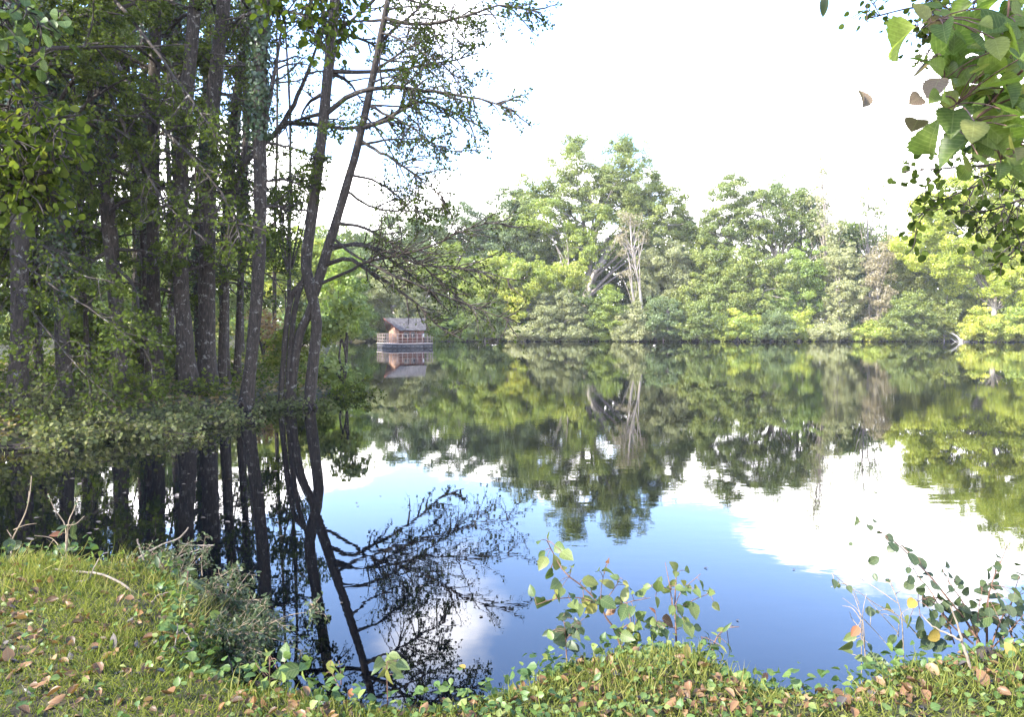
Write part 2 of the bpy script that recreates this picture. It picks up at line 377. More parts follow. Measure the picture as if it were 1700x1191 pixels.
# ------------------------------------------------------------------ ground and water
xs = np.unique(np.round(np.concatenate([np.linspace(-900, -80, 12), np.linspace(-80, -14, 60), np.linspace(-14, -6, 50), np.linspace(-6, 6, 150), np.linspace(6, 30, 60), np.linspace(30, 130, 60), np.linspace(130, 900, 10)]), 4))
ys = np.unique(np.round(np.concatenate([np.linspace(-300, -10, 8), np.linspace(-10, 2.5, 20), np.linspace(2.5, 8, 110), np.linspace(8, 40, 130), np.linspace(40, 130, 90), np.linspace(130, 1500, 16)]), 4))
GX, GY = np.meshgrid(xs, ys)
GZ = gh(GX, GY)
V = np.stack([GX, GY, GZ], -1).reshape(-1, 3)
ii = np.arange(len(xs) * len(ys)).reshape(len(ys), len(xs))
F = np.stack([ii[:-1, :-1], ii[:-1, 1:], ii[1:, 1:], ii[1:, :-1]], -1).reshape(-1, 4)
g = Geo(); g.add(V, F)
M['soil'] = noisemat('bank_soil', [(.012, .010, .006), (.028, .026, .012), (.045, .044, .018), (.04, .05, .015)], 3.2, bump=.02, spots=((.07, .045, .028), 9, .58, .08))
tag(g.build('ground', M['soil'], smooth=True), kind='structure')

m, nt, N, L = newmat('lake_water'); M['water'] = m
tcw = N.new('ShaderNodeTexCoord')
mpw = N.new('ShaderNodeMapping'); mpw.inputs['Scale'].default_value = (.9, 1.6, 1); L.new(tcw.outputs['Object'], mpw.inputs[0])
n1 = N.new('ShaderNodeTexNoise'); n1.inputs['Scale'].default_value = 2.6; n1.inputs['Detail'].default_value = 3; L.new(mpw.outputs[0], n1.inputs['Vector'])
n2 = N.new('ShaderNodeTexNoise'); n2.inputs['Scale'].default_value = .10; n2.inputs['Detail'].default_value = 3; L.new(tcw.outputs['Object'], n2.inputs['Vector'])
mr = N.new('ShaderNodeMapRange'); L.new(n2.outputs[0], mr.inputs[0]); mr.inputs[1].default_value = .40; mr.inputs[2].default_value = .68; mr.inputs[3].default_value = .12; mr.inputs[4].default_value = 1
mu = N.new('ShaderNodeMath'); mu.operation = 'MULTIPLY'; L.new(n1.outputs[0], mu.inputs[0]); L.new(mr.outputs[0], mu.inputs[1])
bp = N.new('ShaderNodeBump'); bp.inputs['Strength'].default_value = 1; bp.inputs['Distance'].default_value = .0018; L.new(mu.outputs[0], bp.inputs['Height'])
b = N.new('ShaderNodeBsdfPrincipled'); b.inputs['Base Color'].default_value = (.0004, .0008, .0016, 1); b.inputs['Roughness'].default_value = .012; b.inputs['IOR'].default_value = 1.5; L.new(bp.outputs[0], b.inputs['Normal'])
o = N.new('ShaderNodeOutputMaterial'); L.new(b.outputs[0], o.inputs[0])
g = Geo(); g.add([(-60, 0, 0), (140, 0, 0), (140, 130, 0), (-60, 130, 0)], [[0, 1, 2, 3]])
tag(g.build('water', M['water']), kind='structure')

# sunlit ground painted as a pale track through the wood on the left bank
g = Geo(); cxy = catmull([(-30, 33, 0), (-22, 33, 0), (-15, 36, 0), (-12.5, 44, 0), (-16, 58, 0), (-22, 75, 0)], 60)
tv = nrm(np.gradient(cxy, axis=0)); nv = np.stack([-tv[:, 1], tv[:, 0], 0 * tv[:, 0]], -1)
cols = []
for k in range(5):
    q = cxy + nv * (k / 4 - .5) * 2.6; q[:, 2] = gh(q[:, 0], q[:, 1]) + .03; cols.append(q)
V = np.stack(cols, 1); n_, k_ = V.shape[:2]; ii = np.arange(n_ * k_).reshape(n_, k_)
g.add(V.reshape(-1, 3), np.stack([ii[:-1, :-1], ii[:-1, 1:], ii[1:, 1:], ii[1:, :-1]], -1).reshape(-1, 4))
M['track'] = noisemat('pale_track', [(.11, .085, .055), (.18, .145, .10)], 4)
tag(g.build('path', M['track'], smooth=True), kind='structure')

# ------------------------------------------------------------------ floating cabin
M['plank_red'] = noisemat('red_cedar', [(.075, .028, .022), (.125, .05, .036)], 6, stretch=(9, 9, .5), tintmix=.25)
M['plank_lit'] = noisemat('orange_cedar', [(.17, .095, .065), (.26, .165, .12)], 6, stretch=(9, 9, .5), tintmix=.25)  # gable facing the sun: sunlight painted into a lighter, oranger cedar
M['shingle'] = noisemat('grey_shingle', [(.055, .050, .049), (.105, .097, .093)], 7, tintmix=.35)
M['rail'] = noisemat('weathered_rail', [(.16, .13, .11), (.24, .20, .175)], 6)
M['deck'] = noisemat('deck_board', [(.30, .25, .22), (.45, .39, .35)], 6)
M['hull'] = noisemat('dark_float', [(.022, .022, .024), (.05, .05, .054)], 5)
M['hullband'] = noisemat('pale_float_band', [(.05, .05, .054), (.08, .08, .085)], 5)
M['glass'] = noisemat('dark_pane', [(.02, .02, .022), (.05, .05, .05)], 2, rough=.1, spec=.6)
M['white'] = noisemat('white_paint', [(.40, .39, .37), (.5, .49, .48)], 4)
CB = P(651, 579, 80); CB[2] = 0
th = math.radians(30)
AX = np.array([[math.cos(th), math.sin(th), 0], [-math.sin(th), math.cos(th), 0], [0, 0, 1]])   # u, v, z
def cab(u, v, z): return CB + np.array([u, v, z]) @ AX
cabin = empty('floating_cabin', CB, 'small red wooden cabin with grey shingle roof floating on a railed raft', 'cabin')
def cbox(g, u0, u1, v0, v1, z0, z1, tint=None): g.box(cab((u0 + u1) / 2, (v0 + v1) / 2, (z0 + z1) / 2), (u1 - u0, v1 - v0, z1 - z0), AX, tint)
S = 4.85
g = Geo(); cbox(g, 0, S, 0, S, -.2, .40); cbox(g, .012, S - .012, .012, S - .012, .40, .47)
hull = g.build('hull', M['hull'], cabin, CB)
g = Geo()
for k in range(9):
    cbox(g, .1 + k * .525, .50 + k * .525, -.02, -.003, .12, .28); cbox(g, -.02, -.003, .1 + k * .525, .50 + k * .525, .12, .28)
g.build('fender', M['hullband'], hull, CB)
g = Geo()
for k in range(34): cbox(g, -.05, S + .05, -.05 + k * (S + .1) / 34, -.05 + (k + .93) * (S + .1) / 34, .473, .545)
g.build('deck', M['deck'], cabin, CB)
u0, u1, v0, v1, zd, ze, zr = 1.2, 4.15, .9, 4.05, .548, 2.04, 3.30
vm = (v0 + v1) / 2
def slope(v): return ze + (zr - ze) * (1 - abs(v - vm) / (vm - v0))
def boards_u(g, v, sgn):       # planks of the long wall
    n = 20; dw = (u1 - u0) / n
    for k in range(n): cbox(g, u0 + k * dw, u0 + (k + .95) * dw, v - .03, v + .03 + .012 * (k % 2), zd, ze - .03, RNG.random())
g = Geo(); boards_u(g, v0, 1); g.build('front_wall', M['plank_red'], cabin, CB)
g = Geo(); boards_u(g, v1, 1); g.build('rear_wall', M['plank_red'], cabin, CB)
for nm, uu in (('gable_wall', u0), ('gable_wall', u1)):
    g = Geo(); n = 22; dw = (v1 - v0) / n
    for k in range(n):
        a0, a1 = v0 + k * dw, v0 + (k + .95) * dw
        z0_, z1_ = slope(a0) - .08, slope(a1) - .08
        pr = [cab(uu + s * .03 + (.012 if k % 2 else 0) * (-1 if uu == u0 else 1), a, z) for s in (-1, 1) for a, z in ((a0, zd), (a1, zd), (a1, z1_), (a0, z0_))]
        g.add(pr, [[0, 1, 2, 3], [7, 6, 5, 4], [0, 4, 5, 1], [1, 5, 6, 2], [2, 6, 7, 3], [3, 7, 4, 0]], RNG.random())
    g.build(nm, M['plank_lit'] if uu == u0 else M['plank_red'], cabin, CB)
# prow roof: the ridge runs out further than the eaves
def roof_pt(side, s, t):       # s along 0..1, t from ridge 0 to eave 1
    ur0, ur1, ue0, ue1 = -.02, 4.95, 1.08, 4.32
    ua = ur0 + (ue0 - ur0) * t; ub = ur1 + (ue1 - ur1) * t
    v = vm + side * t * (vm - v0 + .30); z = zr + .06 + (ze - .10 - zr) * t
    return cab(ua + (ub - ua) * s, v, z)
for side in (-1, 1):
    g = Geo(); rows = 13; colsn = 26
    dn = np.array([0, 0, -.07])
    q = [roof_pt(side, 0, 0), roof_pt(side, 1, 0), roof_pt(side, 1, 1), roof_pt(side, 0, 1)]
    q = q + [a + dn for a in q]
    g.add(q, [[0, 1, 2, 3], [7, 6, 5, 4], [0, 4, 5, 1], [1, 5, 6, 2], [2, 6, 7, 3], [3, 7, 4, 0]], .1)
    for r in range(rows):
        for k in range(colsn):
            j = .5 * (r % 2)
            s0, s1 = np.clip([(k + j) / colsn, (k + j + .94) / colsn], 0, 1); t0, t1 = r / rows, (r + 1.25) / rows
            if s1 - s0 < .005: continue
            t1 = min(t1, 1.02)
            a, b_, c_, d_ = roof_pt(side, s0, t0), roof_pt(side, s1, t0), roof_pt(side, s1, t1), roof_pt(side, s0, t1)
            lo, hi = np.array([0, 0, .006]), np.array([0, 0, .035 + .012 * RNG.random()])
            g.add([a + lo, b_ + lo, c_ + hi, d_ + hi, c_ + lo, d_ + lo], [[0, 1, 2, 3], [3, 2, 4, 5]], RNG.random())
    rf = g.build('roof', M['shingle'], cabin, CB)
    if side == -1:
        g = Geo(); g.add([roof_pt(1, 0, 0) , roof_pt(1, 0, 1), roof_pt(1, 0, 1) - [0, 0, .16], roof_pt(1, 0, 0) - [0, 0, .16]] + [x + AX[0] * -.03 for x in (roof_pt(1, 0, 0), roof_pt(1, 0, 1), roof_pt(1, 0, 1) - [0, 0, .16], roof_pt(1, 0, 0) - [0, 0, .16])],
                        [[0, 1, 2, 3], [7, 6, 5, 4], [0, 4, 5, 1], [1, 5, 6, 2], [2, 6, 7, 3], [3, 7, 4, 0]])
        g.add([roof_pt(-1, 0, 0) + AX[0] * -.002, roof_pt(-1, 0, 1), roof_pt(-1, 0, 1) - [0, 0, .12], roof_pt(-1, 0, 0) - [0, 0, .16]] + [x + AX[0] * -.03 for x in (roof_pt(-1, 0, 0), roof_pt(-1, 0, 1), roof_pt(-1, 0, 1) - [0, 0, .12], roof_pt(-1, 0, 0) - [0, 0, .16])],
                        [[0, 1, 2, 3], [7, 6, 5, 4], [0, 4, 5, 1], [1, 5, 6, 2], [2, 6, 7, 3], [3, 7, 4, 0]])
        g.build('barge_board', M['plank_red'], cabin, CB)
def opening(kind, u, w_, za, zb):
    g = Geo(); v = v0 - .03
    for a, b_ in ((u - .05, u), (u + w_, u + w_ + .05)): cbox(g, a, b_, v - .035, v, za - .05, zb + .05)
    cbox(g, u, u + w_, v - .034, v, zb, zb + .05); cbox(g, u, u + w_, v - .034, v, za - .05, za)
    fr = g.build(kind, M['rail'], cabin, CB)
    g = Geo(); cbox(g, u, u + w_, v - .02, v, za, zb); p = g.build('pane', M['glass'] if kind == 'window' else M['plank_red'], fr, CB)
opening('window', 1.75, .55, 1.15, 1.75); opening('window', 2.6, .42, 1.15, 1.75); opening('door', 3.25, .62, .62, 1.82)
g = Geo(); cbox(g, 3.98, 4.12, v0 - .14, v0 - .05, 1.2, 1.62); g.build('lamp_box', M['white'], cabin, CB)
g = Geo()
for k in range(3): cbox(g, u0 - .075, u0 - .045, 1.75 + k * .5, 1.80 + k * .5, 1.0, 1.9)
cbox(g, u0 - .074, u0 - .046, 1.70, 2.85, .95, 1.0); cbox(g, u0 - .074, u0 - .046, 1.70, 2.85, 1.9, 1.95)
fr = g.build('window', M['rail'], cabin, CB)
g = Geo(); cbox(g, u0 - .06, u0 - .046, 1.8, 2.75, 1.0, 1.9); g.build('pane', M['plank_lit'], fr, CB)
rail = empty('railing', (0, 0, 0)); rail.parent = cabin
def rbar(name, *a):
    g = Geo(); cbox(g, *a); g.build(name, M['rail'], rail, CB)
for k in range(9):
    t = .04 + k * (S - .08) / 8
    for (uu, vv) in ((t, .04), (t, S - .04)) + (((.04, t), (S - .04, t)) if 0 < k < 8 else ()):
        rbar('post', uu - .026, uu + .026, vv - .026, vv + .026, .54, 1.56)
for z in (.82, 1.17):
    for e_ in (.04, S - .04):
        rbar('rail', .07, S - .07, e_ - .018, e_ + .018, z - .028, z + .028); rbar('rail', e_ - .018, e_ + .018, .07, S - .07, z - .029, z + .027)
for e_ in (.04, S - .04):
    rbar('top_rail', -.02, S + .02, e_ - .05, e_ + .05, 1.562, 1.61); rbar('top_rail', e_ - .05, e_ + .05, .1, S - .1, 1.563, 1.608)

# ------------------------------------------------------------------ trees and bushes of the far shore
def crown_leaves(g, C, R, leaf, dens, clump, tint, flat=.65, fill=.25, back=.45, T=DIAM, up=.35):
    """leaf clumps over an ellipsoid lobe; returns some clump centres for the limbs"""
    C = np.asarray(C); R = np.asarray(R)
    area = 4 * np.pi * ((R[0] * R[1]) ** 1.6 + (R[0] * R[2]) ** 1.6 + (R[1] * R[2]) ** 1.6) ** (1 / 1.6) / 3 ** (1 / 1.6)
    rc0 = (clump[0] + clump[1]) / 2
    nc = max(4, int(area / (np.pi * rc0 * rc0) * 1.6 * min(1, dens ** .6)))
    d = rdir(nc)
    rad = np.where(RNG.random(nc) < fill, RNG.uniform(.25, .75, nc), RNG.uniform(.74, 1.16, nc))
    ctr = C + d * rad[:, None] * R
    keep = (d[:, 1] < .25) | (RNG.random(nc) < back)
    keep &= (d[:, 2] > -.85) | (RNG.random(nc) < .6)
    ctr = ctr[keep]; d = d[keep]; rad = rad[keep]; nc = len(ctr)
    rc = RNG.uniform(clump[0], clump[1], nc) * np.where(rad > 1.0, .6, 1)
    per = np.maximum(6, (rc * rc * 40.0 / (leaf * leaf) * .36 * dens)).astype(int)
    idx = np.repeat(np.arange(nc), per); n = len(idx)
    dd = rdir(n); rr = RNG.uniform(.45, 1.05, n) ** .7
    off = dd * (rr * rc[idx])[:, None]; off[:, 2] *= flat
    pos = ctr[idx] + off
    pos = pos[pos[:, 2] > .08]; 
    m = (ctr[idx] + off)[:, 2] > .08
    idx = idx[m]; dd = dd[m]; n = len(idx)
    nn = nrm(dd * .9 + d[idx] * .6 + np.array([0, 0, up]) + .55 * RNG.standard_normal((n, 3)))
    ax = rdir(n)
    ct = RNG.uniform(0, 1, nc)
    tt = np.clip(tint[0] + (tint[1] - tint[0]) * (.6 * ct[idx] + .4 * RNG.random(n)), 0, 1)
    place(g, T, pos, ax, nn, leaf * RNG.uniform(.65, 1.3, n), tt, luv=False)
    return ctr

def ftree(name, label, cat, D, lobes, mat, trunk=None, tw=.35, leaf=.24, dens=.92, clump=(.55, 1.3), tint=(.1, .7), group=None, bark='bark_far', flat=.65, limbs=14, fill=.25, depth=.9, T=DIAM, up=.35):
    g = Geo(); anchors = []
    cx = np.mean([l[0] for l in lobes])
    bx, by = (trunk[0][0], D) if trunk else (cx, D)
    base = P(bx, 560, D); base[2] = H(base[0], base[1])
    low = 1e9; k = D / FPX
    for i, (x, y, rx, ry) in enumerate(lobes):
        C = P(x, y, D + (RNG.uniform(-1, 1) * rx * k * .35 if len(lobes) > 1 else 0))
        R = np.array([rx * k, max(rx, ry) * k * depth * .85, ry * k])
        anchors.append((C, crown_leaves(g, C, R, leaf, dens, clump, tint, flat, fill, T=T, up=up)))
    root = empty(name, base, label, cat, group)
    # wood
    tg = Geo()
    if trunk is None:
        mid = P(cx, lobes[0][1], D); path = [base - [0, 0, .4], base * .5 + mid * .5 + [RNG.uniform(-.3, .3), 0, 0], mid]
    else: path = [base - [0, 0, .4]] + [P(x, y, D) for x, y in trunk[1:]]
    pts = catmull(path, 12); rad = np.linspace(tw, tw * .35, 12); rad[0] *= 1.3
    tubes(tg, pts, rad, 7, rough=.06)
    lg = Geo(); allp = []; allr = []
    for C, ctr in anchors:
        if len(ctr) == 0: continue
        for t in ctr[RNG.permutation(len(ctr))[:max(2, limbs // len(anchors))]]:
            k0 = RNG.integers(4, 11); p0 = pts[k0]
            if t[2] < p0[2] - 1: p0 = pts[3]
            mid = (p0 + t) / 2 + [0, 0, .12 * np.linalg.norm(t - p0)] + RNG.normal(0, .25, 3)
            allp.append(catmull([p0, mid, t], 6)); allr.append(np.linspace(max(rad[k0] * .5, .05), .03, 6))
    if allp: tubes(tg, np.array(allp), np.array(allr), 5)
    tg.build('trunk' if tw >= .15 else 'stem', M[bark], root, base, smooth=True)
    g.build('crown', M[mat], root, base)
    return root

FS = 'trees on the far shore'; FB = 'bushes along the far waterline'
ftree('oak_tree', 'tallest twin-topped oak with thick pale forked trunk, above the middle of the far shore', 'tree', 127,
      [(945, 292, 40, 55), (1040, 290, 48, 58), (900, 352, 55, 52), (1000, 352, 62, 55), (1085, 362, 50, 42), (850, 378, 38, 42), (935, 415, 55, 42), (1120, 372, 22, 26), (1060, 405, 48, 36), (950, 246, 24, 22), (1036, 246, 24, 22), (1098, 335, 42, 40), (1060, 325, 46, 46), (1128, 395, 34, 34), (985, 310, 40, 40), (880, 320, 34, 34)],
      'green', [(972, 560), (974, 480), (985, 400), (1000, 320)], tw=.75, dens=.8, clump=(.55, 1.45), tint=(.1, .75), group=FS, limbs=60)
ftree('oak_limb_tree', 'pale leaning double stem forking to the right under the tallest oak', 'tree', 124,
      [(1040, 372, 20, 16), (1010, 405, 16, 12)], 'green', [(976, 560), (980, 468), (1000, 440), (1012, 412), (1034, 384)], tw=.50, dens=.5, group=FS, limbs=6)
ftree('lime_tree', 'rounded dull green tree left of the tallest oak, rising behind yellow maples', 'tree', 128,
      [(848, 352, 36, 42), (820, 400, 40, 40), (870, 400, 40, 36)], 'blue', None, tw=.4, tint=(.1, .7), group=FS)
ftree('dark_tree', 'dark blue-green domed tree above and right of the cabin', 'tree', 128,
      [(765, 375, 42, 36), (715, 385, 36, 34), (800, 402, 34, 38)], 'blue', None, tw=.4, tint=(0, .45), group=FS)
ftree('ash_tree', 'grey-green tree with feathery crown straight above the cabin roof', 'tree', 124,
      [(655, 395, 46, 40), (690, 430, 40, 42), (625, 440, 40, 46)], 'blue', None, tw=.4, tint=(.2, .8), group=FS)
ftree('willow_tree', 'pale grey-green willow right behind the floating cabin', 'tree', 116.5,
      [(620, 490, 42, 38), (665, 475, 46, 40), (600, 525, 34, 36), (650, 530, 46, 36), (705, 515, 34, 40)], 'willow', None, tw=.3, leaf=.24, tint=(.1, .7), clump=(.5, 1.2), group=FS, T=DIAM, flat=.5)
ftree('birch_tree', 'loose yellow-green tree between the cabin and the yellow maple', 'tree', 121,
      [(742, 440, 36, 36), (755, 490, 38, 42), (715, 470, 30, 34), (780, 455, 30, 30)], 'yellow', [(765, 560), (757, 480), (742, 430)], tw=.3, tint=(.0, .5), dens=.8, group=FS)
ftree('maple_tree', 'brightest yellow-green maple left of the forked oak trunk', 'tree', 119,
      [(830, 450, 40, 30), (880, 462, 46, 32), (925, 470, 36, 30), (850, 490, 36, 34), (948, 455, 26, 26), (815, 480, 28, 30)], 'yellow', None, tw=.3, tint=(.2, .75), clump=(.6, 1.3), group=FS)
ftree('maple_tree', 'golden small maple turning orange at the foot of the brightest maple', 'tree', 116.8,
      [(858, 505, 20, 26), (846, 533, 14, 18), (870, 492, 14, 12)], 'yellow', None, tw=.2, tint=(.4, .85), clump=(.5, .9), group=FS, leaf=.26)
ftree('maple_tree', 'small yellow-leaved maple in front of the oak crown, high above its fork', 'tree', 123,
      [(905, 345, 26, 16), (965, 400, 28, 18), (925, 378, 26, 14), (1000, 360, 20, 14), (880, 370, 22, 12), (985, 425, 24, 16)], 'yellow', [(940, 560), (945, 470), (940, 380)], tw=.25, tint=(.1, .55), dens=.75, clump=(.5, 1.1), group=FS)
ftree('dead_tree', 'dying tree with thin brown crown and bare whitish trunk', 'tree', 118.5,
      [(1048, 368, 20, 20), (1062, 398, 14, 16), (1036, 395, 13, 14), (1044, 425, 15, 12)], 'rusty', [(1070, 545), (1062, 480), (1050, 420), (1046, 360)], tw=.28, dens=.32, clump=(.5, 1.1), tint=(0, 1), bark='bark_dead', group=FS, leaf=.24, limbs=34)
ftree('dead_tree', 'slim bare whitish trunk leaning beside the dying brown-crowned tree', 'tree', 118,
      [(1040, 455, 16, 14)], 'rusty', [(1058, 545), (1050, 480), (1042, 420), (1030, 400)], tw=.17, dens=.25, clump=(.5, .9), bark='bark_dead', group=FS, limbs=10)
ftree('hornbeam_tree', 'brownish green round tree right of the dying brown-crowned tree', 'tree', 122,
      [(1105, 432, 40, 34), (1090, 475, 40, 44), (1135, 462, 36, 36)], 'willow', None, tw=.3, tint=(.0, .8), group=FS)
ftree('oak_tree', 'broad grey-green oak with visible dark limbs, right of the gap', 'tree', 126,
      [(1215, 335, 46, 44), (1200, 378, 40, 36), (1270, 355, 52, 44), (1325, 365, 44, 42), (1255, 395, 52, 30), (1170, 385, 24, 26)], 'green', [(1290, 560), (1290, 440), (1275, 390), (1262, 340)], tw=.55, tint=(.05, .65), group=FS, limbs=40, dens=.85)
ftree('oak_tree', 'second grey-green oak crown just left of the tall thin-topped birch', 'tree', 129,
      [(1300, 325, 30, 30), (1345, 345, 34, 34), (1350, 390, 34, 34)], 'blue', None, tw=.5, tint=(.2, .8), group=FS, dens=.8)
ftree('birch_tree', 'tall narrow pale birch with thin brownish pointed top', 'tree', 122,
      [(1362, 275, 13, 32), (1365, 330, 26, 36), (1370, 380, 28, 40), (1388, 420, 28, 34)], 'willow', [(1372, 560), (1370, 400), (1362, 260)], tw=.28, tint=(.3, 1), dens=.36, clump=(.45, 1.0), group=FS, leaf=.26, limbs=40)
ftree('birch_tree', 'slender see-through birch standing alone against the sky in the gap', 'tree', 128,
      [(1445, 315, 26, 22), (1440, 350, 34, 18), (1470, 335, 18, 16), (1448, 400, 22, 18)], 'green', [(1446, 560), (1442, 420), (1440, 360), (1446, 305)], tw=.24, tint=(.1, .6), dens=.38, clump=(.5, 1.1), group=FS, leaf=.27, limbs=24)
ftree('hazel_tree', 'wide mid-green leafy thicket tree beneath the broad grey-green oak', 'tree', 120,
      [(1175, 440, 42, 36), (1230, 445, 44, 34), (1290, 455, 46, 34), (1210, 490, 48, 36), (1265, 500, 46, 34), (1150, 490, 34, 36)], 'green', None, tw=.3, tint=(.2, .8), group=FS, limbs=24)
ftree('hazel_tree', 'lighter green thicket tree under the tall narrow birch', 'tree', 118.5,
      [(1340, 440, 34, 34), (1330, 490, 38, 38), (1300, 510, 32, 36)], 'bright', None, tw=.25, tint=(.0, .55), group=FS)
ftree('willow_tree', 'pale silvery willow between green thickets and the pinkish shrub', 'tree', 118,
      [(1395, 440, 34, 36), (1400, 485, 38, 40), (1385, 520, 34, 34)], 'willow', None, tw=.28, leaf=.22, tint=(.4, 1), clump=(.45, 1.0), group=FS, dens=.75)
ftree('rusty_tree', 'pinkish brown half-bare tree beside the pale silvery willow', 'tree', 118,
      [(1458, 440, 28, 34), (1452, 490, 30, 40), (1475, 415, 20, 26), (1450, 528, 26, 28)], 'rusty', None, tw=.22, leaf=.22, tint=(.2, 1), clump=(.45, 1.0), group=FS, dens=.5, bark='bark_dead', limbs=40)
ftree('ash_tree', 'mid-green tree standing between pinkish shrub and the big bright tree', 'tree', 121,
      [(1525, 435, 36, 40), (1545, 400, 30, 34), (1500, 470, 30, 36)], 'green', None, tw=.3, tint=(.3, .9), group=FS)
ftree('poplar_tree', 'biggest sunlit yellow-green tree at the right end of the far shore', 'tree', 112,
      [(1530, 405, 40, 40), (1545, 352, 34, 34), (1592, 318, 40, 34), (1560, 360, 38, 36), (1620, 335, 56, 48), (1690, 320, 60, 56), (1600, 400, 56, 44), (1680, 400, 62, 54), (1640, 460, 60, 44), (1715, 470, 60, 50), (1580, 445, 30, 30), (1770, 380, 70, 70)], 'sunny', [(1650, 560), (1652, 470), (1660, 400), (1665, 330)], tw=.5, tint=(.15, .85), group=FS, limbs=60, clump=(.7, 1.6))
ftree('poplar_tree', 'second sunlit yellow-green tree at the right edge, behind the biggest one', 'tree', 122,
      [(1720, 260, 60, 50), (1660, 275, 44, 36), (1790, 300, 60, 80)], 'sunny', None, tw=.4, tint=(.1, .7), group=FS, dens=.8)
# bushes that hang over the waterline, left to right
BUSH = [
 ('dark green bush at the waterline right of the cabin', 805, 528, 38, 34, 'green', (.0, .5), 116.3),
 ('low fresh green bush under drooping alder twigs beside the cabin', 745, 540, 30, 22, 'bright', (.0, .4), 116.0),
 ('tan low bush touching the water below the golden maple', 868, 553, 26, 12, 'willow', (.6, 1), 115.4),
 ('large grey-green rounded willow bush below the forked oak', 925, 520, 44, 44, 'willow', (.0, .55), 116.2),
 ('dark leafy bush in the hollow under the oak fork', 978, 520, 32, 44, 'green', (.0, .45), 117.2),
 ('yellow-tinted bush just left of the bare whitish trunks', 1012, 515, 26, 38, 'yellow', (.0, .45), 116.5),
 ('pale brownish bush around the foot of the bare whitish trunks', 1048, 530, 28, 32, 'willow', (.3, 1), 116.0),
 ('dense cool green bush right of the bare whitish trunks', 1100, 528, 38, 34, 'blue', (.1, .8), 116.3),
 ('dense mid-green bush overhanging the water below the hazel thicket', 1165, 532, 40, 32, 'green', (.1, .7), 116.0),
 ('green bush flecked with orange and yellow leaves', 1225, 540, 36, 26, 'bright', (.1, .95), 115.7),
 ('cool green bush left of the yellow-tipped waterside bush', 1283, 540, 34, 26, 'blue', (.2, .9), 115.7),
 ('yellow-tipped waterside bush below the lighter thicket', 1325, 538, 28, 28, 'bright', (.3, .9), 115.6),
 ('pale bush at the foot of the silvery willow', 1375, 548, 32, 18, 'willow', (.3, .9), 115.4),
 ('yellow-brown bush at the foot of the pinkish tree', 1445, 550, 30, 16, 'yellow', (.2, .8), 115.4),
 ('deep green bush right of the pinkish tree, leaning over water', 1510, 525, 40, 38, 'green', (.1, .7), 115.8),
 ('bushy green shrub behind the white dead branches', 1570, 515, 40, 46, 'green', (.25, .9), 115.6),
 ('light low bush by the white dead branches, right side', 1640, 535, 40, 28, 'bright', (.4, 1), 111.8),
 ('bright bush at the far right edge of the waterline', 1705, 530, 46, 34, 'bright', (.2, .9), 110.5),
 ('lush green bush on the far shore just left of the cabin', 585, 520, 32, 46, 'bright', (.0, .5), 112.0),
]
for lab, x, y, rx, ry, mt, tn, D in BUSH:
    ftree('bush', lab, 'bush', D, [(x, y, rx, ry), (x - rx * .6, y + ry * .35, rx * .6, ry * .6), (x + rx * .6, y + ry * .3, rx * .6, ry * .62), (x - rx * .5, 553, rx * .75, 13), (x + rx * .5, 553, rx * .75, 13)], mt, None, tw=.12, leaf=.21, clump=(.45, 1.05), tint=tn, group=FB, limbs=10)
# far-off wood closing the gaps, one mass
g = Geo()
for x in np.arange(520, 1860, 46):
    y = 432 + 18 * math.sin(x * .021) + RNG.uniform(-14, 14)
    D = 138 + RNG.uniform(-3, 6); k = D / FPX
    if 1120 < x < 1150 or 1400 < x < 1500: y += 14
    for yy in (y, y + 50, y + 92):
        crown_leaves(g, P(x, yy, D), np.array([44, 40, 44]) * k, .5, 1.0, (1.2, 2.2), (0, .5))
tag(g.build('distant_wood', M['green']), kind='stuff')
g = Geo()
for x in np.arange(548, 1860, 26):
    D = 119.4 + RNG.uniform(-.6, 1.2); k = D / FPX
    crown_leaves(g, P(x, 545 + RNG.uniform(-8, 6), D), np.array([22, 16, 17]) * k, .3, .8, (.5, 1.0), (0, .6))
tag(g.build('underbrush', M['blue']), kind='stuff')
# bleached dead branches at the right of the far waterline
b0 = P(1600, 560, 113.5); b0[2] = -.1
db = empty('dead_branch', b0, 'tangle of white dead branches sticking up from the far waterline', 'dead branches')
for j in range(4):
    g = Geo(); pp = []; rr = []
    for k in range(9):
        a = RNG.uniform(-1.3, 1.3) + (j - 1.5) * .25; ln = RNG.uniform(1.2, 3.0); d = np.array([math.sin(a), RNG.uniform(-.3, .3), abs(math.cos(a)) * .8 + .1])
        s0 = b0 + [RNG.uniform(-.6, .6), RNG.uniform(-.3, .3), 0]
        pp.append(catmull([s0, s0 + d * ln * .5 + RNG.normal(0, .15, 3), s0 + d * ln], 6)); rr.append(np.linspace(.07, .02, 6))
    tubes(g, np.array(pp), np.array(rr), 5); g.build('limb', M['white'], db, b0)

# ------------------------------------------------------------------ alder grove on the left bank
def grow(p0, d0, Ln, k, wander, droop):
    M = len(p0); pts = [p0]; dirs = [nrm(d0)]; d = nrm(d0); p = p0
    for i in range(k - 1):
        d = nrm(d + wander * RNG.standard_normal((M, 3)) + np.array([0, 0, -droop]))
        p = p + d * (Ln / (k - 1))[:, None]; pts.append(p); dirs.append(d)
    return np.stack(pts, 1), np.stack(dirs, 1)

